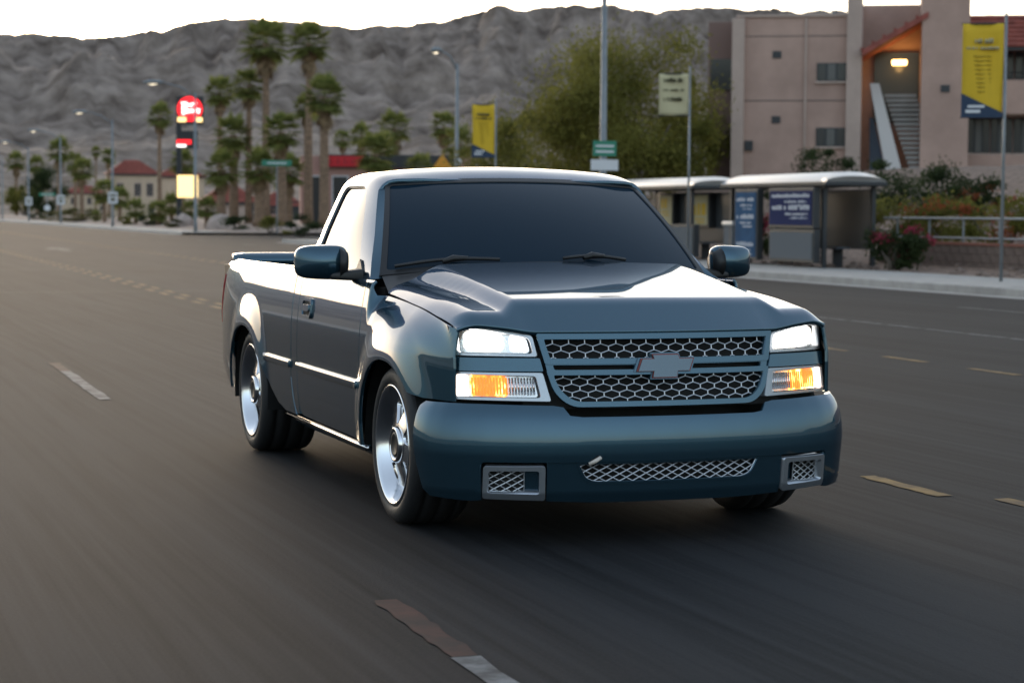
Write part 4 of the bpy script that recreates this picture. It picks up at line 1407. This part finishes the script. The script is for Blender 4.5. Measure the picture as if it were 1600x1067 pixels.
# ---- hood panel
xs = np.linspace(-0.872, 0.872, 40)
hood_out = [(float(x), float(yf(x))) for x in xs] + [(0.878, -0.4), (0.878, 0.0), (0.872, 0.39)] + \
           [(float(x), float(0.375+0.03*(x/0.86)**2)) for x in np.linspace(0.86, -0.86, 30)] + [(-0.872, 0.39), (-0.878, 0.0), (-0.878, -0.4)]
panel('hood', hood_out, lambda x, y: (x, y, hood_z(x, y)), M_paint, truck, step=0.013, flange=0.02, out=(0, 0, 1))

# ---- windshield, cowl, wipers
def ws(u, t):
    xb, xt = 0.842, 0.672
    w = xb+(xt-xb)*t
    yb = 0.425+0.185*u*u; yt = 1.035+0.095*u*u
    zb = 1.160-0.048*u*u; zt = 1.574-0.024*u*u
    bow = 0.030*4*t*(1-t)
    return (w*u, yb+(yt-yb)*t-bow*0.6, zb+(zt-zb)*t+bow*0.6)
panel('windshield', [(-1, 0), (1, 0), (1, 1), (-1, 1)], ws, M_tint, truck, step=0.05, flange=0.004, out=(0, -1, 1))
def wsf(u, t):
    x, y, z = ws(u, t)
    return (x, y-0.004, z+0.006)
fr = 0.022
panel('windshield_seal', [(-1.012, -0.02), (1.012, -0.02), (1.012, 1.022), (-1.012, 1.022)], wsf, M_dark, truck,
      holes=[rounded([(-1+fr, 0.02), (1-fr, 0.02), (1-fr, 0.972), (-1+fr, 0.972)], .03)], step=0.05, flange=0.012, out=(0, -1, 1))
def cowl(u, t):
    x0, y0, z0 = 0.86*u, 0.385+0.03*u*u, hood_z(0.855*u, 0.38+0*u)-0.022
    x1, y1, z1 = ws(u, -0.01+0*u)
    return (x0+(x1-x0)*t, y0+(y1-y0)*t, z0+(z1-z0)*t)
panel('cowl', [(-1, 0), (1, 0), (1, 1), (-1, 1)], cowl, M_dark, truck, step=0.05, flange=0.01, out=(0, 0, 1))
for x0, x1, x2, zz in ((-0.79, -0.52, -0.30, 0.0), (0.02, 0.18, 0.36, -0.004)):
    wp = empty('tmp')
    bpy.data.objects.remove(wp)
    mb = MB()
    def wpt(x, t):
        a = ws(np.array(x/0.842), np.array(t))
        return (float(a[0]), float(a[1])-0.018, float(a[2])+0.018)
    blade = [wpt(x0+(x2-x0)*k/8, 0.018+0.055*math.sin(math.pi*k/8)*0.5+0.01) for k in range(9)]
    mb.tube(blade, 0.009, 6)
    mb.tube([wpt(x1-0.05, 0.035), wpt(x1, 0.062), wpt(x1+0.07, 0.055)], [0.012, 0.017, 0.01], 8)
    mb.build('wiper', M_dark, truck, smooth=True)

# ---- cab upper shell: (y, s) with s running from the belt over the roof to the centre line
_cs = np.array([(0.915, 1.085), (0.900, 1.12), (0.866, 1.22), (0.823, 1.33), (0.778, 1.43), (0.744, 1.505), (0.722, 1.55), (0.696, 1.590), (0.645, 1.615), (0.52, 1.630), (0.36, 1.640), (0.18, 1.647), (0.0, 1.650)])
_sl = np.concatenate([[0], np.cumsum(np.linalg.norm(np.diff(_cs, axis=0), axis=1))])
_fine = np.linspace(0, _sl[-1], 400)
_fx = np.interp(_fine, _sl, _cs[:, 0]); _fz = np.interp(_fine, _sl, _cs[:, 1])
_ker = np.hanning(45); _ker /= _ker.sum()
def _sm(a, e0, e1):
    p = np.concatenate([2*a[0]-a[22:0:-1], a, e1*a[-2:-24:-1] if e1 > 0 else -a[-2:-24:-1]])
    return np.convolve(p, _ker, 'valid')
_fx = _sm(_fx, 0, -1); _fz = _sm(_fz, 0, 1)
SMAX = float(_sl[-1])
def s_of_z(z):
    return float(np.interp(z, _cs[:, 1], _sl))
def cabf(sg):
    def f(y, s):
        x = np.interp(s, _fine, _fx); z = np.interp(s, _fine, _fz)
        k = np.clip((z-1.085)/0.565, 0, 1)
        z = z-0.62*np.maximum(1.38-y, 0)**2*k*np.clip(1.15-x*.5, 0, 1) - 0.18*np.maximum(y-1.6, 0)**2*k
        x = x-0.06*np.maximum(y-1.72, 0)**2*8*np.clip(k*3, 0, 1)
        return (sg*x, y, z)
    return f
def ypill(z):
    return float(np.interp(z, [1.085, 1.114, 1.352, 1.547, 1.60], [0.565, 0.60, 0.845, 1.105, 1.14]))
for sgn in (-1, 1):
    s_top = s_of_z(1.57)
    outl = [(ypill(1.085), 0.0)] + [(ypill(z), s_of_z(z)) for z in (1.12, 1.2, 1.28, 1.352, 1.42, 1.49, 1.55)]
    outl += [(1.11, s_top+0.05), (1.085, s_top+0.15), (1.06, s_top+0.32), (1.045, s_top+0.5), (1.040, SMAX)]
    outl += [(1.90, SMAX), (1.90, 0.0)]
    zb, zt = 1.112, 1.545
    win = rounded([(0.80, s_of_z(zb)), (1.755, s_of_z(zb)), (1.745, s_of_z(zt)), (1.33, s_of_z(zt)), (1.20, s_of_z(1.47))], [0.03, .03, .07, .09, .12], 7)
    panel('cab_shell', outl, cabf(sgn), M_paint, truck, holes=[win], step=0.028, flange=0.02, out=(sgn, 0, 0.6))
    def glassf(sg):
        g = cabf(sg)
        def f(y, s):
            x, yy, z = g(y, s)
            return (x-sg*0.012, yy, z-0.004)
        return f
    c = np.mean(np.array(win), 0)
    grow = [tuple(c+(np.array(p)-c)*1.02) for p in win]
    inn = [tuple(c+(np.array(p)-c)*0.955) for p in win]
    panel('side_window', grow, glassf(sgn), M_tint_side, truck, step=0.05, flange=0.003, out=(sgn, 0, 0.4))
    def sealf(sg):
        g = cabf(sg)
        return lambda y, s: (g(y, s)[0]-sg*0.006, y, g(y, s)[2]-0.002)
    panel('window_seal', [tuple(c+(np.array(p)-c)*1.01) for p in win], sealf(sgn), M_dark, truck, holes=[inn], step=0.03, flange=0.004, out=(sgn, 0, 0.4))
    # pillar face between windshield edge and the cab side
    vs, fs = [], []
    zz = np.linspace(1.09, 1.56, 14)
    for z in zz:
        t = (z-1.112)/(1.55-1.112)
        a = ws(np.array(1.0), np.array(min(max(t, -.03), 1.0)))
        s = s_of_z(z)
        b = cabf(1)(np.array(ypill(z)), np.array(s))
        bz = float(b[2])
        vs += [(sgn*float(a[0])*0.992, float(a[1])+0.004, float(a[2])-0.004), (sgn*float(b[0])-sgn*0.002, float(b[1])+0.002, bz)]
    for k in range(13):
        fs.append((2*k, 2*k+1, 2*k+3, 2*k+2))
    rawmesh('windshield_pillar', vs, fs, M_paint, truck, smooth=True)
    # mirror
    mr = empty('tmp'); bpy.data.objects.remove(mr)
    bm = bmesh.new()
    bmesh.ops.create_cube(bm, size=1.0)
    bmesh.ops.subdivide_edges(bm, edges=bm.edges[:], cuts=5, use_grid_fill=True)
    for v in bm.verts:
        x, y, z = v.co*2
        # superellipsoid rounding
        p = 4.2
        L = (abs(x)**p+abs(y)**p+abs(z)**p)**(1/p)
        x, y, z = x/L, y/L, z/L
        tz = 1-0.10*(x+1)/2*1.0
        yy = y*0.055*(1-0.25*abs(x))+0.012*x
        if y < 0:
            yy -= 0.028*(1-x*x)*(1-z*z)
        v.co = (1.092+x*0.125, 0.80+yy+0.015*(x+1), 1.165+z*0.088*tz)
    for v in bm.verts:
        v.co.x *= sgn
    bmesh.ops.recalc_face_normals(bm, faces=bm.faces[:])
    me = bpy.data.meshes.new('mirror')
    bm.to_mesh(me); bm.free()
    me.polygons.foreach_set('use_smooth', [True]*len(me.polygons))
    me.materials.append(M_paint)
    mo_ = bpy.data.objects.new('mirror', me); link(mo_, truck)
    sd = mo_.modifiers.new('sub', 'SUBSURF'); sd.levels = 1; sd.render_levels = 2
    mb = MB()
    mb.add([(sgn*a, b, c_) for a, b, c_ in [(0.90, 0.70, 1.075), (1.06, 0.745, 1.082), (1.06, 0.745, 1.115), (0.90, 0.70, 1.135), (0.90, 0.83, 1.075), (1.06, 0.80, 1.082), (1.06, 0.80, 1.115), (0.90, 0.83, 1.135)]],
           [(0, 1, 2, 3), (4, 7, 6, 5), (0, 4, 5, 1), (3, 2, 6, 7), (1, 5, 6, 2), (0, 3, 7, 4)])
    mb.build('mirror_arm', M_dark, mo_, bevel=0.012)
    # dark inner cheek of the mirror head
    mb = MB().tube([(sgn*0.972, 0.768, 1.162), (sgn*1.01, 0.772, 1.163)], [0.052, 0.078], 16)
    mb.build('mirror_base', M_dark, mo_, smooth=True)
    tri = [(0.70, 1.10), (0.875, 1.10), (0.86, 1.18)]
    def trif(sg):
        g = cabf(sg)
        def f(y, z):
            s = np.interp(z, _cs[:, 1], _sl)
            return (g(y, s)[0]+sg*0.004, y, z)
        return f
    panel('mirror_sail', tri, trif(sgn), M_dark, mo_, step=0.03, flange=0.01, out=(sgn, 0, 0.3))

# cab rear wall with rear window
MB().add([(-0.90, 1.895, 0.5), (0.90, 1.895, 0.5), (0.90, 1.895, 1.09), (0.66, 1.885, 1.56), (0, 1.885, 1.62), (-0.66, 1.885, 1.56), (-0.90, 1.895, 1.09)],
         [(0, 1, 2, 3, 4, 5, 6)]).build('cab_back', M_paint, truck)
MB().add([(-0.72, 1.899, 1.14), (0.72, 1.899, 1.14), (0.58, 1.892, 1.50), (-0.58, 1.892, 1.50)], [(0, 1, 2, 3)]).build('rear_window', M_tint, truck)

# ---- bed floor, tailgate, spoiler, rear bumper
mb = MB()
mb.box(-0.90, 0.90, 1.95, 4.08, 0.60, 0.66)
mb.box(-0.915, -0.88, 1.95, 4.05, 0.66, 1.075); mb.box(0.88, 0.915, 1.95, 4.05, 0.66, 1.075)
mb.box(-0.90, 0.90, 1.925, 1.96, 0.60, 1.07)
mb.build('bed_liner', M_dark, truck)
box('tailgate', -0.80, 0.80, 4.05, 4.13, 0.60, 1.08, M_paint, truck, bevel=0.02)
mb = MB()
vs, fs = [], []
nx = 24
prof = [(-0.075, -0.03), (-0.05, 0.015), (0.0, 0.035), (0.06, 0.038), (0.10, 0.02), (0.10, -0.005), (0.04, -0.03)]
for i in range(nx+1):
    x = -0.855+1.71*i/nx
    e = 1-abs(x/0.87)**20
    for a, b in prof:
        vs.append((x, 4.10+a*(0.55+0.45*e)-0.05*(abs(x)/0.85)**3, 1.105+b*1.15*(0.6+0.4*e)))
m_ = len(prof)
for i in range(nx):
    for k in range(m_):
        fs.append((i*m_+k, i*m_+(k+1) % m_, (i+1)*m_+(k+1) % m_, (i+1)*m_+k))
fs.append(tuple(range(m_))); fs.append(tuple(nx*m_+k for k in range(m_-1, -1, -1)))
mb.add(vs, fs).build('tailgate_spoiler', M_paint, truck, smooth=True)
rb = []
def rbump(t, z):
    a = t*math.pi/2*0.98
    return (0.885*np.sign(np.sin(a))*np.abs(np.sin(a))**0.35, 3.72+0.50*np.abs(np.cos(a))**0.35-0.2*np.maximum(0.50-z, 0), z)
panel('rear_bumper', rounded([(-1, 0.60), (1, 0.60), (1, 0.37), (-1, 0.37)], 0.02), rbump, M_paint, truck, step=0.03, out=(0, 1, 0))

# ---- chassis / underbody / inner blocks
mb = MB()
mb.box(-0.62, 0.62, -0.62, 4.0, 0.24, 0.42)
mb.box(-0.86, 0.86, 0.46, 1.85, 0.27, 0.40)
mb.box(-0.43, 0.43, -0.70, 0.45, 0.30, 0.93)
mb.box(-0.86, 0.86, 0.50, 1.86, 0.40, 1.05)
mb.build('chassis', M_black, truck)
box('radiator_block', -0.84, 0.84, -0.60, -0.50, 0.26, 0.92, M_black, truck)

# ---- front surface
def Fy(x, z):
    ax = np.abs(x)
    return -0.882+0.20*(z-0.60)+0.195*(ax/0.87)**2.4+0.05*np.maximum(ax-0.80, 0)/0.07*np.maximum(ax-0.80, 0)*4
def front(off=0.0):
    return lambda x, z: (x, Fy(x, z)-off, z)
FO = (0, -1, 0)
# black backing so that nothing shows between the parts
panel('grille_backing', [(-0.60, 0.905), (0.60, 0.905), (0.60, 0.58), (-0.60, 0.58)], front(-0.055), M_black, truck, step=0.05, out=FO)
g_up_o = rounded([(-0.552, 0.900), (0.552, 0.900), (0.522, 0.772), (-0.522, 0.772)], 0.008, 3)
g_up_i = rounded([(-0.522, 0.877), (0.522, 0.877), (0.500, 0.796), (-0.500, 0.796)], 0.008, 3)
gr = panel('grille', g_up_o, front(0.012), M_paint, truck, holes=[g_up_i], step=0.02, out=FO, flange=0.035)
bar = rounded([(-0.520, 0.778), (0.520, 0.778), (0.512, 0.738), (-0.512, 0.738)], 0.004, 2)
sl = rounded([(0.135, 0.768), (0.488, 0.768), (0.482, 0.748), (0.118, 0.748)], 0.006, 3)
sl2 = [(-a, b) for a, b in sl][::-1]
panel('grille_bar', bar, front(0.004), M_paint, gr, holes=[sl, sl2], step=0.02, out=FO, flange=0.03)
g_lo_o = rounded([(-0.520, 0.748), (0.520, 0.748), (0.492, 0.650), (0.425, 0.594), (-0.425, 0.594), (-0.492, 0.650)], [.01, .01, .06, .06, .06, .06])
g_lo_i = rounded([(-0.492, 0.727), (0.492, 0.727), (0.466, 0.660), (0.408, 0.616), (-0.408, 0.616), (-0.466, 0.660)], [.01, .01, .05, .05, .05, .05])
panel('lower_grille_frame', g_lo_o, front(0.016), M_paint, gr, holes=[g_lo_i], step=0.02, out=FO, flange=0.035)

def clip_seg(p, q, poly, n=10):
    """keep the part of p-q inside the polygon"""
    ts = np.linspace(0, 1, n+1)
    X = p[0]+(q[0]-p[0])*ts; Z = p[1]+(q[1]-p[1])*ts
    k = _inside(X, Z, poly)
    if not k.any(): return None
    i0, i1 = np.argmax(k), len(k)-1-np.argmax(k[::-1])
    if i1 <= i0: return None
    return (X[i0], Z[i0]), (X[i1], Z[i1])
def wires(segs, fm, r):
    mb = MB()
    for p, q in segs:
        a = Vector([float(c) for c in fm(np.array(p[0]), np.array(p[1]))])
        b = Vector([float(c) for c in fm(np.array(q[0]), np.array(q[1]))])
        if (b-a).length < 0.002: continue
        t = (b-a).normalized()
        a -= t*r*.5; b += t*r*.5
        w = t.cross(Vector((0, -1, 0))).normalized()*r
        dpt = Vector((0, r*2.6, 0)); fwd = Vector((0, -r*.6, 0))
        vs = [a-w, a+fwd, a+w, b-w, b+fwd, b+w, a-w+dpt, a+w+dpt, b-w+dpt, b+w+dpt]
        mb.add(vs, [(0, 1, 4, 3), (1, 2, 5, 4), (0, 3, 8, 6), (2, 7, 9, 5)])
    return mb
def hexsegs(poly, pw, ph, x0, z0):
    segs = []
    xs_ = [p[0] for p in poly]; zs_ = [p[1] for p in poly]
    hv = ph*0.30          # half vertical side
    for j in range(-12, 13):
        for i in range(-16, 17):
            cx = x0+i*pw+(pw/2 if j % 2 else 0); cz = z0+j*ph
            top = (cx, cz+ph-hv); ul = (cx-pw/2, cz+hv); ur = (cx+pw/2, cz+hv); lr = (cx+pw/2, cz-hv)
            for s in ((ul, top), (top, ur), (ur, lr)):
                c = clip_seg(s[0], s[1], poly)
                if c: segs.append(c)
    return segs
wires(hexsegs(g_up_i, 0.0685, 0.0285, 0.0, 0.8365), front(-0.008), 0.0021).build('grille_mesh', M_mesh, gr)
wires(hexsegs(g_lo_i, 0.0685, 0.0265, 0.0, 0.670), front(-0.004), 0.0021).build('grille_mesh', M_mesh, gr)
# bow-tie emblem
bt = [(-0.058, 0.809), (0.058, 0.809), (0.064, 0.792), (0.128, 0.792), (0.106, 0.742), (0.052, 0.742), (0.046, 0.716), (-0.062, 0.716), (-0.056, 0.742), (-0.128, 0.742), (-0.106, 0.792), (-0.052, 0.792)]
bc = np.array([0.0, 0.764])
big = [tuple(bc+(np.array(p)-bc)*np.array([1.14, 1.20])) for p in bt]
edge = [tuple(bc+(np.array(p)-bc)*np.array([1.06, 1.10])) for p in bt]
em = panel('emblem', big, front(0.022), M_paint, gr, step=0.02, out=FO, flange=0.05)
panel('emblem_border', edge, front(0.029), M_emb, em, step=0.02, out=FO, flange=0.008)
panel('emblem_face', bt, front(0.034), M_embf, em, step=0.02, out=FO, flange=0.006)

# ---- lamps
def mir(poly, sg):
    return [(sg*a, b) for a, b in poly]
for sgn in (-1, 1):
    hl = rounded([(0.562, 0.893), (0.78, 0.930), (0.866, 0.928), (0.874, 0.905), (0.872, 0.806), (0.545, 0.803)], [0.02, 0.07, 0.012, 0.02, 0.012, 0.012])
    inner = rounded([(0.575, 0.884), (0.78, 0.919), (0.856, 0.917), (0.860, 0.816), (0.560, 0.814)], [.02, .08, .02, .02, .02])
    hl_ = panel('headlight', mir(hl, sgn), front(-0.01), M_satin, truck, holes=[mir(inner, sgn)], step=0.02, out=FO, flange=0.06)
    panel('reflector', mir(inner, sgn), front(-0.05), M_reflector, hl_, step=0.03, out=FO, flange=0)
    hot = rounded([(0.672, 0.898), (0.77, 0.908), (0.824, 0.906), (0.828, 0.830), (0.672, 0.827)], 0.025)
    panel('headlight_bulb', mir(hot, sgn), front(-0.036), M_head, hl_, step=0.03, out=FO, flange=0.008)
    hot2 = rounded([(0.580, 0.880), (0.645, 0.896), (0.645, 0.822), (0.566, 0.820)], 0.02)
    panel('high_beam_bowl', mir(hot2, sgn), front(-0.040), mat('high_beam_glow', (0.9, 0.9, 0.9), rough=0.25, metal=0.6, emit=(1, 0.94, 0.88), emit_s=0.9, bump=0.8, bump_scale=30), hl_, step=0.03, out=FO, flange=0.006)
    panel('lens', mir(hl, sgn), front(0.0), M_lens, hl_, step=0.03, out=FO, flange=0)
    # painted strip between the lamps
    panel('lamp_filler', mir(rounded([(0.540, 0.797), (0.875, 0.798), (0.878, 0.742), (0.528, 0.742)], 0.006, 2), sgn), front(0.004), M_paint, truck, step=0.03, out=FO, flange=0.04)
    # turn signal
    tu = rounded([(0.528, 0.735), (0.880, 0.736), (0.884, 0.622), (0.500, 0.616)], [0.01, 0.015, 0.015, 0.01])
    tin = rounded([(0.556, 0.722), (0.870, 0.728), (0.874, 0.632), (0.540, 0.630)], 0.014)
    tl_ = panel('turn_signal', mir(tu, sgn), front(-0.008), M_satin, truck, holes=[mir(tin, sgn)], step=0.02, out=FO, flange=0.05)
    panel('reflector', mir(tin, sgn), front(-0.045), M_reflector, tl_, step=0.03, out=FO, flange=0)
    am = rounded([(0.672, 0.722), (0.812, 0.726), (0.816, 0.636), (0.668, 0.634)], 0.014)
    panel('amber_bulb', mir(am, sgn), front(-0.030), M_amber, tl_, step=0.02, out=FO, flange=0.008)
    mk = rounded([(0.826, 0.726), (0.868, 0.727), (0.872, 0.634), (0.828, 0.634)], 0.008)
    panel('side_marker', mir(mk, sgn), front(-0.022), M_marker, tl_, step=0.02, out=FO, flange=0.008)
    for k in range(21):      # fluted optic
        xx = 0.560+k*0.0122
        MB().tube([(sgn*xx, float(Fy(xx, 0.715))+0.03, 0.712), (sgn*xx, float(Fy(xx, 0.64))+0.03, 0.642)], 0.0042, 6).build('lens_flute', M_chrome if k < 9 else M_amber_rib, tl_, smooth=True)
    panel('lens', mir(tu, sgn), front(0.0), M_lens, tl_, step=0.03, out=FO, flange=0)

# ---- front bumper: plan curve by arc length t, profile by z
_bx = np.array([0, 0.20, 0.40, 0.55, 0.68, 0.80, 0.89, 0.955, 0.998, 1.016, 1.020, 1.018])
_by = np.array([-0.972, -0.966, -0.944, -0.912, -0.872, -0.818, -0.758, -0.690, -0.605, -0.52, -0.46, -0.40])
_bl = np.concatenate([[0], np.cumsum(np.hypot(np.diff(_bx), np.diff(_by)))])
_bf = np.linspace(0, _bl[-1], 300)
_k2 = np.hanning(31); _k2 /= _k2.sum()
def _sm2(a, odd):
    p = np.concatenate([(-a[15:0:-1] if odd else a[15:0:-1]), a, 2*a[-1]-a[-2:-17:-1]])
    return np.convolve(p, _k2, 'valid')
_bfx = _sm2(np.interp(_bf, _bl, _bx), True); _bfy = _sm2(np.interp(_bf, _bl, _by), False)
TM = float(_bl[-1])-0.10
def t_of_x(x):
    return float(np.interp(x, _bfx[:270], _bf[:270]))
def bump(off=0.0):
    def f(t, z):
        at = np.abs(t)
        x = np.interp(at, _bf, _bfx); y = np.interp(at, _bf, _bfy)
        dx = np.gradient(_bfx, _bf); dy = np.gradient(_bfy, _bf)
        tx = np.interp(at, _bf, dx); ty = np.interp(at, _bf, dy)
        nx_, ny_ = ty, -tx      # outward: forward / sideways
        nx_, ny_ = -nx_*-1, ny_
        top = np.clip((z-0.535)/0.075, 0, 1.15)
        o = -0.035*(1-np.sqrt(np.clip(1-(top/1.16)**2, 0, 1)))-0.09*np.maximum(0.40-z, 0) - 1.15*np.maximum(z-0.42, 0)**2 - 0.25*np.maximum(0.235-z, 0) + off
        return (np.sign(t+1e-9)*(x+nx_*o), y+ny_*o, z)
    return f
def tx_(x): return math.copysign(t_of_x(abs(x)), x)
tc = t_of_x(0.47)
top_r = [(tx_(0.40), 0.556), (tx_(0.452), 0.562), (tx_(0.478), 0.596), (tx_(0.52), 0.602), (t_of_x(0.80), 0.607), (t_of_x(0.96), 0.607), (TM-0.03, 0.604), (TM, 0.585)]
bot_r = [(TM-0.005, 0.45), (TM-0.03, 0.34), (TM-0.075, 0.235), (TM-0.12, 0.208), (t_of_x(0.85), 0.200), (tx_(0.812), 0.205), (tx_(0.812), 0.355), (tx_(0.80), 0.368), (tx_(0.54), 0.368)]
half = top_r+bot_r
outl = [(-a, b) for a, b in half[::-1]] + half
bp = panel('front_bumper', outl, bump(), M_paint, truck, step=0.022, flange=0.03, out=(0, -1, 0))
# lower valance with mesh opening
lg = rounded([(tx_(-0.415), 0.358), (tx_(0.415), 0.358), (tx_(0.385), 0.300), (tx_(0.345), 0.283), (tx_(-0.345), 0.283), (tx_(-0.385), 0.300)], [0.004, .004, .02, .03, .03, .02])
va = [(tx_(-0.548), 0.382), (tx_(0.548), 0.382), (tx_(0.548), 0.200), (tx_(0.30), 0.192), (tx_(-0.30), 0.192), (tx_(-0.548), 0.200)]
val = panel('valance', va, bump(-0.010), M_paint, bp, holes=[lg], step=0.022, flange=0.03, out=(0, -1, 0))
cg = np.mean(np.array(lg), 0)
lgo = [(a*1.035, cg[1]+(b-cg[1])*1.30) for a, b in lg]
lgo = [(a, min(b, 0.366)) for a, b in lgo]
panel('lower_grille_lip', lgo, bump(-0.006), M_paint, val, holes=[lg], step=0.02, flange=0.03, out=(0, -1, 0))
panel('lower_grille_backing', lgo, bump(-0.055), M_black, val, step=0.05, flange=0, out=(0, -1, 0))
def diamond(poly, pw, ph):
    segs = []
    A = np.array(poly); x0, x1 = A[:, 0].min(), A[:, 0].max(); z0, z1 = A[:, 1].min(), A[:, 1].max()
    k = ph/pw
    n = int((x1-x0)/pw)+8
    for i in range(-n, 2*n):
        xa = x0+i*pw
        for sg in (1, -1):
            L = (z1-z0)/k
            p, q = (xa, z0), (xa+sg*L, z1)
            c = clip_seg(p, q, poly, 160)
            if c:
                m = 8
                for j in range(m):
                    a = [c[0][d]+(c[1][d]-c[0][d])*j/m for d in (0, 1)]
                    b = [c[0][d]+(c[1][d]-c[0][d])*(j+1)/m for d in (0, 1)]
                    segs.append((a, b))
    for i in range(len(poly)):
        segs.append((poly[i], poly[(i+1) % len(poly)]))
    return segs
wires(diamond(lg, 0.060, 0.0305), bump(-0.016), 0.0022).build('lower_mesh', M_mesh, val)
# fog-light surrounds
for sgn in (-1, 1):
    so = rounded([(tx_(0.556), 0.352), (tx_(0.800), 0.350), (tx_(0.806), 0.212), (tx_(0.556), 0.205)], 0.012)
    si = rounded([(tx_(0.580), 0.332), (tx_(0.782), 0.330), (tx_(0.788), 0.238), (tx_(0.580), 0.232)], 0.014)
    sm = panel('fog_surround', mir(so, sgn), bump(0.004), M_satin, bp, holes=[mir(si, sgn)], step=0.015, flange=0.05, out=(0, -1, 0))
    panel('fog_recess', mir(si, sgn), bump(-0.045), M_paint, sm, step=0.03, flange=0, out=(0, -1, 0))
    ms = rounded([(tx_(0.640), 0.330), (tx_(0.782), 0.328), (tx_(0.787), 0.242), (tx_(0.640), 0.238)], 0.006)
    panel('fog_backing', mir(ms, sgn), bump(-0.040), M_black, sm, step=0.03, flange=0, out=(0, -1, 0))
    wires(diamond(mir(ms, sgn), 0.052, 0.027), bump(-0.030), 0.002).build('fog_mesh', M_mesh, sm)
# bent tab under the bumper edge
bf0 = bump(0.004)
mb = MB()
a = [float(c) for c in bf0(np.array(tx_(-0.375)), np.array(0.360))]; b = [float(c) for c in bf0(np.array(tx_(-0.325)), np.array(0.388))]
mb.tube([a, ((a[0]+b[0])/2, (a[1]+b[1])/2-0.006, (a[2]+b[2])/2), b], [0.008, 0.009, 0.008], 8).build('plate_tab', M_strap, bp, smooth=True)
panel('tab_hole', [(tx_(-0.372), 0.374), (tx_(-0.335), 0.398), (tx_(-0.327), 0.385), (tx_(-0.350), 0.367)], bump(0.0015), M_black, bp, step=0.02, flange=0, out=(0, -1, 0))

# ---- wheels
def lathe(prof, n=64):
    vs, fs = [], []
    m_ = len(prof)
    for k in range(n):
        a = 2*math.pi*k/n
        for x, r in prof:
            vs.append((x, r*math.cos(a), r*math.sin(a)))
    for k in range(n):
        k2 = (k+1) % n
        for i in range(m_-1):
            fs.append((k*m_+i, k*m_+i+1, k2*m_+i+1, k2*m_+i))
    return vs, fs
def make_wheel(width):
    """wheel centred on its outer face plane x=0, body runs to +x; axle along x"""
    root = bpy.data.objects.new('wheel', None); link(root)
    w = width
    tp = [(0.03, 0.272), (0.008, 0.280), (0.0, 0.298), (0.001, 0.318), (0.010, 0.338), (0.026, 0.352), (0.05, 0.3580)]
    for q in (0.25, 0.5, 0.75):
        c = w*q
        tp += [(c-0.009, 0.359), (c-0.006, 0.352), (c+0.006, 0.352), (c+0.009, 0.359)]
    tp += [(w-0.05, 0.358), (w-0.026, 0.352), (w-0.010, 0.338), (w, 0.305), (w-0.02, 0.272)]
    v, f = lathe(tp, 72)
    rawmesh('tyre', v, f, M_rubber, root, smooth=True)
    rp = [(0.03, 0.270), (0.006, 0.2745), (0.002, 0.271), (0.004, 0.262), (0.014, 0.256), (0.020, 0.250), (0.055, 0.238), (0.075, 0.226), (0.16, 0.222), (w-0.03, 0.245), (w-0.02, 0.268)]
    v, f = lathe(rp, 72)
    rawmesh('rim', v, f, M_alloy, root, smooth=True)
    # five-spoke face
    ro = 0.226
    outer = [(ro*math.cos(a), ro*math.sin(a)) for a in np.linspace(0, 2*math.pi, 60)[:-1]]
    holes = []
    for k in range(5):
        a0 = 2*math.pi*k/5+0.3
        h = []
        for r, da in ((0.095, -0.20), (0.15, -0.36), (0.205, -0.42), (0.212, 0.0), (0.205, 0.42), (0.15, 0.30), (0.095, 0.16)):
            h.append((r*math.cos(a0+da), r*math.sin(a0+da)))
        holes.append(rounded(h, [0.02, .03, .03, .0, .03, .03, .02], 4))
    def facef(y, z):
        r = np.hypot(y, z)
        x = 0.052-0.024*(1-sstep(0.05, 0.20, r))+0.02*sstep(0.19, 0.226, r)
        return (x, y, z)
    panel('spokes', outer, facef, M_alloy, root, holes=holes, step=0.016, flange=0.03, out=(-1, 0, 0))
    cp = [(0.020, 0.0), (0.020, 0.036), (0.016, 0.042), (0.014, 0.052), (0.018, 0.058), (0.03, 0.060)]
    v, f = lathe(cp, 32)
    rawmesh('centre_cap', v, f, M_dark, root, smooth=True)
    v, f = lathe([(0.026, 0.060), (0.016, 0.064), (0.012, 0.072), (0.016, 0.080), (0.03, 0.084), (0.045, 0.086)], 40)
    rawmesh('hub_ring', v, f, M_chrome, root, smooth=True)
    v, f = lathe([(0.105, 0.05), (0.105, 0.178), (0.13, 0.178), (0.13, 0.05)], 48)
    rawmesh('brake_disc', v, f, mat('brake_steel', (0.22, 0.21, 0.2), rough=0.4, metal=0.9), root, smooth=False)
    v, f = lathe([(0.16, 0.0), (0.16, 0.225)], 32)
    rawmesh('wheel_back', v, f, M_black, root)
    return root
wf = make_wheel(0.30)
wr = make_wheel(0.34)
for w, y in ((wf, 0.0), (wr, WB)):
    w.parent = truck
    w.location = (-TXO, y, TR)
    w.rotation_euler = (0.35 if y else 0.0, 0, 0)
    c = copy_tree(w, truck)
    c.location = (TXO, y, TR)
    c.rotation_euler = (0.2, 0, math.pi)
